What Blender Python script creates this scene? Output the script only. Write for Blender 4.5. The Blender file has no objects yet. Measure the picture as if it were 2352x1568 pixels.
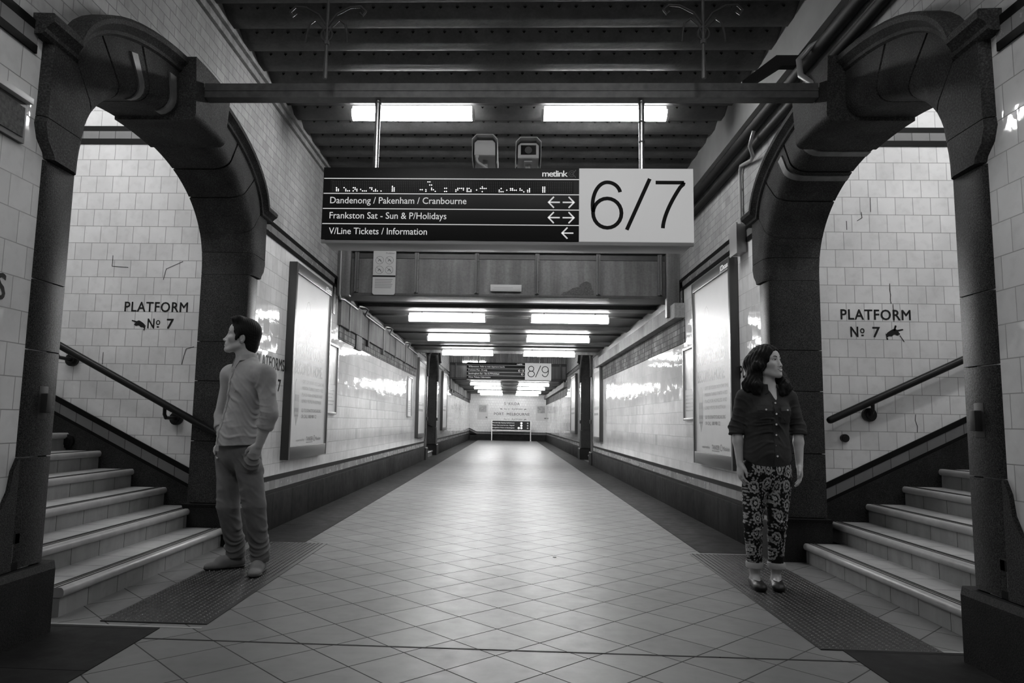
import bpy, bmesh, math, random
import numpy as np
from mathutils import Vector, Matrix
random.seed(7)
SC = bpy.context.scene
COL = SC.collection
PI = math.pi
# ------------------------------------------------------------------ camera
cam_data = bpy.data.cameras.new('camera')
cam = bpy.data.objects.new('camera', cam_data); COL.objects.link(cam)
cam_data.sensor_fit = 'HORIZONTAL'; cam_data.sensor_width = 36.0
cam_data.lens = 36.0 * 1640 / 2352
cam_data.shift_x = 75 / 2352
cam_data.clip_start = .05; cam_data.clip_end = 200
cam.matrix_world = Matrix.Translation((0, 0, 1.07)) @ Matrix.Rotation(.0427, 4, 'Z') @ Matrix.Rotation(PI/2 + .1115, 4, 'X') @ Matrix.Rotation(.0195, 4, 'Z')
SC.camera = cam
# ------------------------------------------------------------------ world, exposure
w = bpy.data.worlds.new('world'); SC.world = w; w.use_nodes = True
w.node_tree.nodes['Background'].inputs[0].default_value = (1, 1, 1, 1)
w.node_tree.nodes['Background'].inputs[1].default_value = .004
SC.view_settings.view_transform = 'Standard'; SC.view_settings.look = 'None'
SC.view_settings.gamma = 1; SC.view_settings.use_curve_mapping = False
SC.view_settings.exposure = 0.6
LAMP = 37.0          # radiance of the fluorescent diffusers
NEAR_LAMP = 22.0     # pair of tubes above the viewer, dimmed to keep the near floor dark
STAIR_LAMP = 27.0     # radiance of the tubes in the stairwells
SC.cycles.max_bounces = 8; SC.cycles.diffuse_bounces = 5; SC.cycles.glossy_bounces = 4
SC.cycles.sample_clamp_indirect = 6
# ------------------------------------------------------------------ helpers
def tag(o, label=None, cat=None, group=None, kind=None):
    if label: o['label'] = label
    if cat: o['category'] = cat
    if group: o['group'] = group
    if kind: o['kind'] = kind
    return o
def empty(name, loc, label, cat, group=None, rz=0):
    o = bpy.data.objects.new(name, None); COL.objects.link(o)
    o.location = loc; o.rotation_euler = (0, 0, rz); o.empty_display_size = .1
    return tag(o, label, cat, group)
def children(o): return [c for c in bpy.data.objects if c.parent == o]
def copy_tree(o, parent=None):
    kids = children(o)
    c = o.copy(); COL.objects.link(c)
    if parent: c.parent = parent; c.matrix_parent_inverse = o.matrix_parent_inverse.copy()
    for k in kids: copy_tree(k, c)
    return c
def world_of(o):
    m = o.matrix_parent_inverse @ o.matrix_basis if o.parent else o.matrix_basis
    return world_of(o.parent) @ m if o.parent else m
class MB:
    "collects polygons given in world space; build() links them as one mesh object"
    def __init__(s): s.v = []; s.f = []
    def add(s, vs, fs):
        n = len(s.v); s.v += [tuple(map(float, p)) for p in vs]; s.f += [tuple(i + n for i in f) for f in fs]; return s
    def box(s, x0, x1, y0, y1, z0, z1):
        return s.add([(x0,y0,z0),(x1,y0,z0),(x1,y1,z0),(x0,y1,z0),(x0,y0,z1),(x1,y0,z1),(x1,y1,z1),(x0,y1,z1)],
              [(0,3,2,1),(4,5,6,7),(0,1,5,4),(1,2,6,5),(2,3,7,6),(3,0,4,7)])
    def loft(s, rings, closed=True, caps=True):
        m = len(rings[0]); vs = [p for r in rings for p in r]; fs = []
        for i in range(len(rings)-1):
            for j in range(m if closed else m-1):
                k = (j+1) % m; fs.append((i*m+j, i*m+k, (i+1)*m+k, (i+1)*m+j))
        if caps: fs.append(tuple(range(m))[::-1]); fs.append(tuple((len(rings)-1)*m + j for j in range(m)))
        return s.add(vs, fs)
    def prism(s, poly, d, off=None):
        "poly: 3D points, extruded by vector d"
        d = Vector(d); a = [Vector(p) for p in poly]; return s.loft([a, [p + d for p in a]])
    def tube(s, path, r, n=10, caps=True):
        P = [Vector(p) for p in path]; rings = []; R = r if hasattr(r, '__len__') else [r]*len(P)
        up = None
        for i, p in enumerate(P):
            t = (P[min(i+1, len(P)-1)] - P[max(i-1, 0)]).normalized()
            if up is None:
                up = Vector((0,0,1)) if abs(t.z) < .9 else Vector((1,0,0))
            a = (up - t*up.dot(t)).normalized(); b = t.cross(a); up = a
            rings.append([p + (a*math.cos(k*2*PI/n) + b*math.sin(k*2*PI/n))*R[i] for k in range(n)])
        return s.loft(rings, True, caps)
    def cyl(s, a, b, r, n=16): return s.tube([a, b], r, n)
    def build(s, name, mat, parent=None, smooth=True, bevel=0, kind=None, label=None, angle=35):
        me = bpy.data.meshes.new(name)
        o = bpy.data.objects.new(name, me); COL.objects.link(o)
        vs = s.v
        me.from_pydata(vs, [], s.f)
        bm = bmesh.new(); bm.from_mesh(me)
        bmesh.ops.recalc_face_normals(bm, faces=bm.faces)
        if bevel:
            es = [e for e in bm.edges if len(e.link_faces) == 2 and e.calc_face_angle() > .6]
            bmesh.ops.bevel(bm, geom=es, offset=bevel, segments=2, profile=.6, affect='EDGES', clamp_overlap=True)
        if parent is not None: bm.transform(world_of(parent).inverted())
        bm.to_mesh(me); bm.free()
        if smooth:
            me.polygons.foreach_set('use_smooth', [True]*len(me.polygons)); me.set_sharp_from_angle(angle=math.radians(angle))
        me.materials.append(mat)
        if parent is not None: o.parent = parent
        if kind: o['kind'] = kind
        if label: o['label'] = label
        return o
def arc(c, r, a0, a1, n):
    return [(c[0] + r*math.cos(math.radians(a0 + (a1-a0)*i/n)), c[1] + r*math.sin(math.radians(a0 + (a1-a0)*i/n))) for i in range(n+1)]
# ------------------------------------------------------------------ materials
class NT:
    def __init__(s, name):
        s.m = bpy.data.materials.new(name); s.m.use_nodes = True; s.t = s.m.node_tree; s.n = s.t.nodes; s.l = s.t.links
        s.b = s.n['Principled BSDF']; s.geo = s.n.new('ShaderNodeNewGeometry')
    def node(s, typ, ins=None, **kw):
        x = s.n.new('ShaderNode' + typ)
        for k, v in kw.items(): setattr(x, k, v)
        for k, v in (ins or {}).items(): s.put(x.inputs[k], v)
        return x
    def put(s, sock, v):
        if hasattr(v, 'is_output'): s.l.new(v, sock)
        elif hasattr(v, 'outputs'): s.l.new(v.outputs[0], sock)
        else: sock.default_value = v
    def math(s, op, a, b=0.0): return s.node('Math', {0: a, 1: b}, operation=op).outputs[0]
    def mix(s, f, a, b):
        x = s.n.new('ShaderNodeMix'); x.data_type = 'RGBA'
        s.put(x.inputs['Factor'], f); s.put(x.inputs[6], a); s.put(x.inputs[7], b); return x.outputs[2]
    def ramp(s, f, stops):
        x = s.n.new('ShaderNodeValToRGB'); e = x.color_ramp.elements
        while len(e) < len(stops): e.new(.5)
        for q, (p, g) in zip(e, stops): q.position = p; q.color = (g, g, g, 1)
        s.put(x.inputs[0], f); return x.outputs[0]
    def noise(s, scale, detail=4, vec=None, rough=.55):
        return s.node('TexNoise', {'Vector': vec if vec is not None else s.geo.outputs['Position'], 'Scale': scale, 'Detail': detail, 'Roughness': rough}).outputs[0]
    def bump(s, h, dist, strength=1.0, normal=None):
        x = s.node('Bump', {'Height': h, 'Distance': dist, 'Strength': strength})
        if normal is not None: s.put(x.inputs['Normal'], normal)
        return x.outputs[0]
    def pos(s, scale=(1,1,1)):
        return s.node('VectorMath', {0: s.geo.outputs['Position'], 1: scale}, operation='MULTIPLY').outputs[0]
G = lambda g: (g, g, g, 1)
def plain(name, g, rough=.5, metal=0, var=0, vscale=8, coat=0, emit=0, bump=0, bscale=40, spec=None):
    t = NT(name); b = t.b
    c = G(g)
    if var:
        c = t.ramp(t.noise(vscale, 5), [(.25, max(0, g*(1-var))), (.75, g*(1+var))])
    t.put(b.inputs['Base Color'], c); b.inputs['Roughness'].default_value = rough; b.inputs['Metallic'].default_value = metal
    if coat: b.inputs['Coat Weight'].default_value = coat; b.inputs['Coat Roughness'].default_value = .3
    if emit: b.inputs['Emission Color'].default_value = G(1); b.inputs['Emission Strength'].default_value = emit
    if bump: t.put(b.inputs['Normal'], t.bump(t.noise(bscale, 4), bump))
    if spec is not None: b.inputs['Specular IOR Level'].default_value = spec
    return t.m
def tile(name, axes, tw, th, org=(0,0), c=.7, grout=.25, rough=.1, tilt=.02, var=.06, mortar=.004, offset=.5, dirt=.12, drip=0.0, wav=0.0, bumpd=.002, rot=0, droprand=0, spec=.5):
    t = NT(name); b = t.b; b.inputs['Specular IOR Level'].default_value = spec
    sx = t.node('SeparateXYZ', {0: t.geo.outputs['Position']})
    u = t.math('SUBTRACT', sx.outputs['XYZ'.index(axes[0])], org[0]); v = t.math('SUBTRACT', sx.outputs['XYZ'.index(axes[1])], org[1])
    if rot:
        cs, sn = math.cos(rot), math.sin(rot)
        u2 = t.math('ADD', t.math('MULTIPLY', u, cs), t.math('MULTIPLY', v, sn))
        v2 = t.math('SUBTRACT', t.math('MULTIPLY', v, cs), t.math('MULTIPLY', u, sn)); u, v = u2, v2
    vec = t.node('CombineXYZ', {0: u, 1: v}).outputs[0]
    br = t.node('TexBrick', {'Vector': vec, 'Color1': G(0), 'Color2': G(1), 'Mortar': G(.5), 'Scale': 1.0, 'Mortar Size': mortar, 'Mortar Smooth': .15, 'Bias': 0.0, 'Brick Width': tw, 'Row Height': th}, offset=offset, offset_frequency=2)
    rnd = br.outputs['Color']; fac = br.outputs['Fac']
    wn = t.node('TexWhiteNoise', {'Vector': rnd}, noise_dimensions='3D').outputs['Color']
    col = t.ramp(rnd, [(0, c*(1-var)), (1, min(.95, c*(1+var)))])
    if droprand:      # a few replaced darker tiles
        col = t.mix(t.ramp(rnd, [(1-droprand, 0), (1-droprand+.01, 1)]), col, G(c*.8))
    if dirt:
        d = t.ramp(t.noise(1.7, 6), [(.38, 1-dirt), (.62, 1)])
        d2 = t.ramp(t.noise(14, 5), [(.25, 1-dirt*.7), (.5, 1)])
        col = t.node('Mix', {'Factor': 1.0, 6: col, 7: d}, data_type='RGBA', blend_type='MULTIPLY').outputs[2]
        col = t.node('Mix', {'Factor': 1.0, 6: col, 7: d2}, data_type='RGBA', blend_type='MULTIPLY').outputs[2]
    if drip:
        dn = t.ramp(t.noise(1, 6, t.pos((9, 9, .8))), [(.42, 1-drip), (.6, 1)])
        col = t.node('Mix', {'Factor': 1.0, 6: col, 7: dn}, data_type='RGBA', blend_type='MULTIPLY').outputs[2]
    col = t.mix(fac, col, G(grout)); t.put(b.inputs['Base Color'], col)
    t.put(b.inputs['Roughness'], t.math('ADD', t.math('MULTIPLY', fac, .5), t.math('ADD', rough, t.math('MULTIPLY', t.noise(9, 4), rough*.6))))
    nrm = t.geo.outputs['Normal']
    if tilt:
        o = t.node('VectorMath', {0: wn, 1: (.5,.5,.5)}, operation='SUBTRACT').outputs[0]
        o = t.node('VectorMath', {0: o, 'Scale': tilt*2}, operation='SCALE').outputs[0]
        nrm = t.node('VectorMath', {0: nrm, 1: o}, operation='ADD').outputs[0]
        nrm = t.node('VectorMath', {0: nrm}, operation='NORMALIZE').outputs[0]
    if wav: nrm = t.bump(t.noise(11, 2), wav, 1.0, nrm)
    nrm = t.bump(t.math('SUBTRACT', 1.0, fac), bumpd, 1.0, nrm)
    t.put(b.inputs['Normal'], nrm)
    return t.m
def granite(name, lo, hi, rough=.35, mott=.25, bump=.001, scale=170):
    t = NT(name); b = t.b
    p = t.geo.outputs['Position']
    sp = t.ramp(t.noise(scale, 3, p, .7), [(.36, lo), (.5, (lo+hi)*.4), (.66, hi)])
    mo = t.ramp(t.noise(4.5, 5, p), [(.3, 1-mott), (.7, 1)])
    col = t.node('Mix', {'Factor': 1.0, 6: sp, 7: mo}, data_type='RGBA', blend_type='MULTIPLY').outputs[2]
    t.put(b.inputs['Base Color'], col); b.inputs['Roughness'].default_value = rough; b.inputs['Specular IOR Level'].default_value = .12
    t.put(b.inputs['Normal'], t.bump(t.noise(scale*.6, 4, p), bump))
    return t.m
def stained(name, g, rough=.6, drip=.5, var=.3, metal=0, fy=9, bump=.002):
    t = NT(name); b = t.b
    a = t.ramp(t.noise(2.2, 6), [(.3, g*(1-var)), (.7, g*(1+var))])
    d = t.ramp(t.noise(1, 6, t.pos((fy, fy, .7))), [(.36, 1-drip), (.62, 1)])
    f = t.ramp(t.noise(45, 4), [(.3, .75), (.6, 1)])
    for q in (d, f): a = t.node('Mix', {'Factor': 1.0, 6: a, 7: q}, data_type='RGBA', blend_type='MULTIPLY').outputs[2]
    t.put(b.inputs['Base Color'], a); b.inputs['Roughness'].default_value = rough; b.inputs['Metallic'].default_value = metal
    t.put(b.inputs['Normal'], t.bump(t.noise(30, 5), bump))
    return t.m
M = {}
ROW = .929
M['tile_side'] = tile('glazed_wall_tile', 'YZ', .1525, .1535, (.02, ROW), .78, .34, .035, .012, .05, .0024, dirt=.14, wav=.0009, droprand=.012)
M['tile_cross'] = tile('glazed_stair_tile', 'XZ', .1505, .1565, (2.816, 1.675), .68, .27, .1, .01, .05, .0024, dirt=.16, wav=.001)
M['tile_far'] = tile('glazed_far_tile', 'XZ', .1525, .1535, (0, ROW), .82, .45, .2, .008, .04, .003, dirt=.1)
M['brick_side'] = tile('upper_wall_tile', 'YZ', .1525, .0765, (.05, ROW), .38, .2, .5, .03, .1, .003, dirt=.22, drip=.14, droprand=.02)
M['dirty_tile'] = tile('stained_wall_tile', 'YZ', .1525, .0765, (.02, ROW), .2, .04, .7, .03, .35, .005, dirt=.5, drip=.6)
M['grey_band'] = tile('grey_band_tile', 'YZ', .1525, 3, (.0, -1), .2, .05, .2, .02, .15, .003, offset=0, droprand=.06)
M['grey_band_x'] = tile('grey_stair_band_tile', 'XZ', .1525, 30, (.0, -10), .15, .04, .25, .02, .15, .003, offset=0)
M['black_tile'] = plain('black_band_tile', .008, .5, spec=.08)
M['skirting'] = tile('dark_skirting_stone', 'YZ', .62, 2, (.1, -1), .028, .008, .55, .02, .2, .004, offset=0, dirt=.5, drip=.3, spec=.12)
M['dark_stone'] = granite('dark_plinth_stone', .008, .045, .6, .4)
M['granite'] = granite('speckled_granite', .009, .085, .42, .3)
M['arch_stone'] = granite('weathered_arch_stone', .032, .1, .75, .5, .002, 110)
M['mortar'] = plain('arch_mortar', .02, .9)
M['iron'] = plain('painted_iron', .03, .45, 0, .3, 12)
M['strap'] = plain('grey_steel_strap', .16, .5, .3, .3, 15)
M['floor'] = tile('floor_tile', 'XY', .3005, .3005, (-1.106, 3.644), .165, .03, .34, .012, .07, .0035, offset=0, dirt=.16, rot=PI/4, bumpd=.001)
M['border'] = tile('floor_border_stone', 'XY', 4, .6, (-3, .05), .018, .008, .5, .01, .2, .004, offset=0, dirt=.45, spec=.15)
M['joint'] = plain('floor_joint', .3, .4)
M['mat'] = plain('tactile_rubber', .02, .42, 0, .25, 30)
M['step'] = tile('stair_tile', 'YZ', .305, 5, (.12, -2), .3, .06, .45, .02, .08, .003, offset=0, dirt=.22, drip=.15)
M['tread'] = tile('tread_tile', 'YX', .305, 50, (.12, -20), .38, .1, .4, .02, .08, .003, offset=0, dirt=.25)
M['nosing'] = plain('stair_nosing_tile', .36, .35, 0, .15, 10)
M['nosing_strip'] = plain('carborundum_strip', .012, .8)
M['rail'] = plain('black_handrail_paint', .008, .35, spec=.25)
M['steel_deck'] = stained('painted_steel_deck', .07, .42, .3, .3)
M['girder'] = stained('painted_girder', .16, .5, .45, .15)
M['soffit'] = stained('glossy_soffit_paint', .06, .5, .25, .3, fy=3, bump=.004)
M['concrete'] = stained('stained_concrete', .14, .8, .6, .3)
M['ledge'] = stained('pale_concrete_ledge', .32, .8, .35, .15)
M['rust'] = plain('flaked_paint_patch', .09, .9, 0, .5, 60, bump=.004)
M['lamp'] = plain('lamp_diffuser', .8, .4, emit=LAMP)
M['stair_lamp'] = plain('stair_lamp_diffuser', .8, .4, emit=STAIR_LAMP)
M['near_lamp'] = plain('dimmed_lamp_diffuser', .8, .4, emit=NEAR_LAMP)  # weaker emission stands in for darkening towards the near edges
M['lamp_body'] = plain('lamp_body_enamel', .6, .4)
M['channel'] = plain('galvanised_channel', .1, .4, .35, .3, 20)
M['stainless'] = plain('stainless_tube', .6, .22, 1)
M['sign_black'] = plain('sign_black_panel', .008, .4, spec=.3)
M['sign_white'] = plain('sign_white_panel', .45, .45, emit=.2)  # added glow lifts the panel's brightness, no tube is built inside
M['white_print'] = plain('white_lettering', .7, .4, emit=.25)  # slight glow added to brighten the print
M['grey_print'] = plain('grey_logo_print', .16, .5)
M['black_print'] = plain('black_lettering', .01, .6, spec=.2)
M['sign_edge'] = plain('sign_aluminium_edge', .3, .4, .4)
M['led_back'] = plain('display_window', .03, .12)
M['led_off'] = plain('unlit_display_dot', .3, .4)
M['led_on'] = plain('lit_display_dot', .8, .4, emit=3.0)
M['cctv_shell'] = plain('camera_housing_enamel', .62, .4)
M['cctv_under'] = plain('camera_housing_base', .4, .5)
M['dark_glass'] = plain('camera_window_glass', .01, .08)
M['frame_dark'] = plain('poster_frame_anodised', .07, .35, .3)
M['frame_grey'] = plain('poster_frame_silver', .35, .35, .4)
M['poster'] = plain('poster_sheet', .6, .5, 0, .05, 3, coat=.12)
M['poster_ink'] = plain('poster_grey_ink', .15, .4, coat=.3)
M['poster_faint'] = plain('poster_faint_ink', .3, .4, coat=.3)
M['poster_art'] = plain('poster_picture', .3, .35, 0, .5, 7, coat=.3)
M['conduit'] = plain('conduit_paint', .34, .4, .2)
M['conduit_dark'] = plain('dark_pipe_paint', .018, .65, spec=.25)
M['paper'] = plain('notice_board', .42, .4)
M['duct'] = plain('pale_duct_paint', .2, .5, 0, .2, 3)
XC = -.05; HW = 2.24            # corridor axis and half width
def X(s, u): return XC + s*(HW + u)
# ------------------------------------------------------------------ the setting
ZB = 2.93                       # top of the dark tile band
OPEN = {-1: [4.77, 21.25], 1: [4.77, 20.4]}     # centres of the arched openings, per side
HALF = 1.34
SECT = [(-.8, 9.3, 4.22), (9.3, 17.35, 2.66), (17.35, 27.4, 4.22), (27.4, 42.0, 2.66)]
def st(mb, name, mat, **k): return mb.build(name, mat, kind='structure', **k)
st(MB().box(-2.6, 2.5, -6, 42.2, -.2, 0), 'floor', M['floor'])
side = {-1: 'left', 1: 'right'}
for s in (-1, 1):
    nm = side[s]
    lo = MB(); up = MB(); sk = MB(); k1 = MB(); k2 = MB(); gb = MB(); bd = MB(); st_t = MB(); con = MB()
    cuts = [-6.0]
    for c in OPEN[s]: cuts += [c-HALF, c+HALF]
    cuts.append(42.0)
    for i in range(0, len(cuts), 2):
        y0, y1 = cuts[i], cuts[i+1]
        lo.box(X(s, 0), X(s, .4), y0, y1, 0, 2.93)
        sk.box(X(s, -.035), X(s, .1), y0 + (.405 if i else 0), y1 - (.405 if y1 < 40 else 0), 0, .345)
        a, b = y0 + (.1 if i else 0), y1 - (.1 if y1 < 40 else 0)
        gb.box(X(s, -.012), X(s, .1), a, b, .38, .465)
        k1.box(X(s, -.015), X(s, .1), a, b, .465, .51); k1.box(X(s, -.016), X(s, .1), a, b, .345, .38)
    # upper wall with the arch cut out
    for (y0, y1, zt) in SECT:
        if zt < 3: continue
        ops = [c for c in OPEN[s] if y0 < c < y1]
        c = ops[0]
        up.box(X(s, .002), X(s, .4), y0, c-HALF, 2.93, zt+.25); up.box(X(s, .002), X(s, .4), c+HALF, y1, 2.93, zt+.25)
        n = 24; cur = [(c - HALF*math.cos(PI*j/n), 2.93 + .36*math.sin(PI*j/n)) for j in range(n+1)]
        for j in range(n):
            (ya, za), (yb, zb) = cur[j], cur[j+1]
            up.loft([[(X(s, .002), ya, za), (X(s, .002), yb, zb), (X(s, .002), yb, zt+.25), (X(s, .002), ya, zt+.25)],
                     [(X(s, .4), ya, za), (X(s, .4), yb, zb), (X(s, .4), yb, zt+.25), (X(s, .4), ya, zt+.25)]])
        # band of black, grey, black tile at the head of the glazed tile
        for a, b in ((y0, c-1.62), (c+1.62, y1-.12)):
            k2.box(X(s, -.012), X(s, .05), a, b, 2.885, 2.93); k2.box(X(s, -.012), X(s, .05), a, b, 2.775, 2.815)
            bd.box(X(s, -.01), X(s, .05), a, b, 2.815, 2.885)
        k2.box(X(s, -.012), X(s, .05), y1-.16, y1-.12, 2.42, 2.93); bd.box(X(s, -.01), X(s, .05), y1-.27, y1-.16, 2.42, 2.885)
        k2.box(X(s, -.012), X(s, .05), y1-.31, y1-.27, 2.42, 2.8)
    wl = st(lo, 'wall_' + nm, M['tile_side'])
    st(up, 'wall_' + nm + '_upper', M['brick_side'])
    st(sk, 'baseboard_' + nm, M['skirting'], bevel=.012)
    st(gb, 'trim_1' if s < 0 else 'trim_2', M['grey_band']); st(k1, 'trim_3' if s < 0 else 'trim_4', M['black_tile'])
    st(bd, 'trim_5' if s < 0 else 'trim_6', M['grey_band']); st(k2, 'trim_7' if s < 0 else 'trim_8', M['black_tile'])
    for y0, y1, zt in SECT:
        if zt > 3: continue
        if s < 0:
            # rough concrete above the tile, its lower edge stepped
            con.box(X(s, -.045), X(s, .02), y0+.02, y1, 2.31, 2.72)
            for q in np.arange(y0+.5, y1-.5, 1.36): con.box(X(s, -.055), X(s, .0), q, q+.11, 2.29 if int(q*7) % 3 else 2.22, 2.72)
            con.box(X(s, -.03), X(s, .01), y0+1.1, y0+1.5, 2.1, 2.4)
            st_t.box(X(s, -.012), X(s, .05), y0+.1, y1, 2.13, 2.32)
        else:
            con.box(X(s, -.13), X(s, .02), y0-.35, y1, 2.41, 2.6)
            st_t.box(X(s, -.012), X(s, .05), y0-.35, y1, 2.1, 2.42)
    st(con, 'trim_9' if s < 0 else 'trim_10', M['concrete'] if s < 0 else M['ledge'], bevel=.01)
    st(st_t, 'trim_11' if s < 0 else 'trim_12', M['dirty_tile'])
    # dark floor border strips
    bs = MB(); xi = -1.745 if s < 0 else 1.635
    c = OPEN[s][0]; ys = [-6.0, c-1.09, c+1.5, 41.9]
    for i in range(0, len(ys), 2):
        bs.box(xi, X(s, .05), ys[i], ys[i+1], -.02, .004)
    st(bs, 'trim_13' if s < 0 else 'trim_14', M['border'])
    # cornice
    if s < 0:
        co = MB()
        for y0, y1, zt in (SECT[0], SECT[2]):
            co.box(X(s, -.03), X(s, .05), y0, y1, 4.04, 4.09); co.box(X(s, -.055), X(s, .05), y0, y1, 4.11, 4.15); co.box(X(s, -.02), X(s, .05), y0, y1, 4.09, 4.3)
        st(co, 'trim_15', M['ledge'], bevel=.008)
    else:
        co = MB()
        for y0, y1, zt in (SECT[0], SECT[2]): co.box(X(s, -.05), X(s, .02), y0, y1, 3.86, 4.3)
        st(co, 'trim_16', M['duct'])
# floor joint strips across the passage
jt = MB(); jt.box(-1.75, 1.64, 3.505, 3.52, -.01, .0012); st(jt, 'trim_17', M['border'])
jt = MB()
for s in (-1, 1):
    for c in OPEN[s][:1]:
        a, b = (X(s, .2), -1.54) if s < 0 else (1.53, X(s, .2))
        jt.box(a, b, c-1.075, c-1.055, -.01, .002); jt.box(a, b, c+1.475, c+1.495, -.01, .002)
st(jt, 'trim_18', M['joint'])
# ends
st(MB().box(-2.7, 2.6, 42.0, 42.3, 0, 3.2), 'wall_far', M['tile_far'])
st(MB().box(-2.7, 2.6, -6.3, -6, 0, 3.2), 'wall_near', M['brick_side'])
fb = MB(); fb.box(-1.85, 2.25, 41.97, 42.05, 0, .36); fb.box(-2.3, -1.85, 41.97, 42.05, 0, .36)
fb.prism([(-1.85, 41.97, .3), (-1.85, 41.97, .36), (-2.3, 41.97, .57), (-2.3, 41.97, .3)], (0, .1, 0)); st(fb, 'baseboard_far', M['dark_stone'])
ft = MB(); ft.box(-1.85, 2.25, 41.965, 42.05, .45, .49); ft.prism([(-1.85, 41.965, .45), (-1.85, 41.965, .49), (-2.3, 41.965, .7), (-2.3, 41.965, .66)], (0, .1, 0)); st(ft, 'trim_19', M['black_tile'])
ft = MB(); ft.box(-1.85, 2.25, 41.97, 42.05, .36, .45); ft.prism([(-1.85, 41.97, .36), (-1.85, 41.97, .45), (-2.3, 41.97, .66), (-2.3, 41.97, .57)], (0, .1, 0)); st(ft, 'trim_20', M['grey_band_x'])
# ceilings: riveted trough decking in the two wells, plain plates with cross beams in the low parts
for bi, (y0, y1, zt) in enumerate(SECT):
    mb = MB()
    if zt > 3:
        per = .352; y = y1; prof = []
        while y > y0:
            prof += [(y, 4.29), (y-.05, 4.19), (y-.17, 4.19), (y-.352, 4.29)]; y -= per
        a = [(X(-1, .05), p, z) for p, z in prof]; b = [(X(1, .05), p, z) for p, z in prof]
        mb.loft([a, b], closed=False, caps=False)
        dk = st(mb, 'ceiling', M['steel_deck'])
        rv = MB(); y = y1
        while y > (4.4 if bi == 0 else 99):
            for k in range(33):
                x = XC - 2.08 + k*.13
                for yy, zz in ((y-.26, 4.238),):
                    r = .014
                    for kk in range(1): rv.add([(x-r, yy-.004, zz), (x, yy-.006, zz-r), (x+r, yy-.004, zz), (x, yy+.004, zz+r), (x, yy-.012, zz-.02)], [(0,1,4),(1,2,4),(2,3,4),(3,0,4)])
            y -= per
        if rv.v: rv.build('ceiling_rivets', M['conduit_dark'], dk, kind='stuff', smooth=False)
    else:
        zc = 2.785 if bi == 1 else 2.675 if bi == 3 else 2.9
        mb.box(X(-1, .05), X(1, .05), y0+.43, y1-.05, zc, 3.0)
        beams = [10.55, 12.85, 15.3] if bi == 1 else [29.6, 32.6, 35.6, 38.6]
        if y0 < 0: beams = []
        for q in beams: mb.box(X(-1, .05), X(1, .05), q-.17, q+.17, zc-.055, 2.95)
        for q in beams: mb.box(X(-1, .05), X(1, .05), q+.9, q+1.06, zc-.025, 2.95)
        mb.box(X(1, -.06), X(1, .05), y0+.43, y1-.05, 2.59, zc+.02); mb.box(X(-1, -.03), X(-1, .05), y0+.43, y1-.05, 2.71, zc+.02)
        st(mb, 'ceiling', M['soffit'], bevel=.006)
st(MB().box(X(-1, .1), X(1, .1), -6, -.8, 2.9, 3.0), 'ceiling', M['soffit'])
st(MB().box(X(-1, .4), X(1, .4), -.9, -.8, 2.7, 4.6), 'wall_near_upper', M['girder'])
st(MB().box(X(-1, .4), X(1, .4), 17.3, 17.36, 2.72, 4.6), 'wall_middle_upper', M['girder'])
# ------------------------------------------------------------------ girders over the ends of the wells
def girder(y, label):
    g = empty('plate_girder', (XC, y, 2.7), label, 'girder', 'riveted girders across the passage')
    x0, x1 = X(-1, -.01), X(1, -.01)
    MB().box(x0, x1, y, y+.03, 2.74, 3.30).build('web_plate', M['girder'], g)
    MB().box(x0, x1, y-.02, y+.42, 2.7, 2.74).build('bottom_flange', M['soffit'], g, bevel=.004)
    tf = MB(); tf.box(x0, x1, y-.06, y+.2, 3.29, 3.31); tf.box(x0, x1, y-.012, y+.04, 3.21, 3.29); tf.build('top_flange', M['iron'], g)
    for k in range(6):
        x = XC - 2.0 + .8*k
        q = MB(); q.box(x-.028, x+.028, y-.035, y, 2.745, 3.29); q.box(x-.007, x+.007, y-.1, y-.03, 2.745, 3.27)
        for zz in (2.8, 2.92, 3.05, 3.18): q.cyl((x+.018, y-.046, zz), (x+.018, y-.03, zz), .01, 6)
        q.build('stiffener', M['girder'], g)
    # corrugated closing sheet above the flange
    pr = [(x0 + (x1-x0)*i/240, y + .10 + (.018 if (i//2) % 2 else -.018)) for i in range(241)]
    q = MB(); q.loft([[(px, py-.13, 3.31) for px, py in pr], [(px, py-.13, 4.3) for px, py in pr]], closed=False, caps=False)
    q.build('corrugated_sheet', M['ledge'], g, smooth=False)
    return g
g1 = girder(9.3, 'grey riveted plate girder behind the 6/7 sign, carrying a notice')
girder(27.4, 'distant grey riveted plate girder behind the 8/9 sign')
random.seed(3)
rp = [(.86 + .07*math.cos(a)*r, 0, 2.83 + .1*math.sin(a)*r) for a, r in []]
pts = [(.66,2.745),(.70,2.78),(.77,2.80),(.82,2.84),(.9,2.85),(.93,2.90),(1.0,2.93),(1.06,2.90),(1.07,2.83),(1.10,2.79),(1.09,2.745)]
MB().prism([(a, 9.297, b) for a, b in pts], (0, .004, 0)).build('paint_patch', M['rust'], g1, smooth=False, label='dark flaking paint patch')
for s in (-1, 1):    # end plates of the girder against the walls
    x = X(s, -.1); q = MB(); q.box(X(s, -.17), X(s, .0), 9.2, 9.3, 2.45 if s > 0 else 2.68, 3.4); q.build('end_bracket', M['girder'], g1, bevel=.006)
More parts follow.
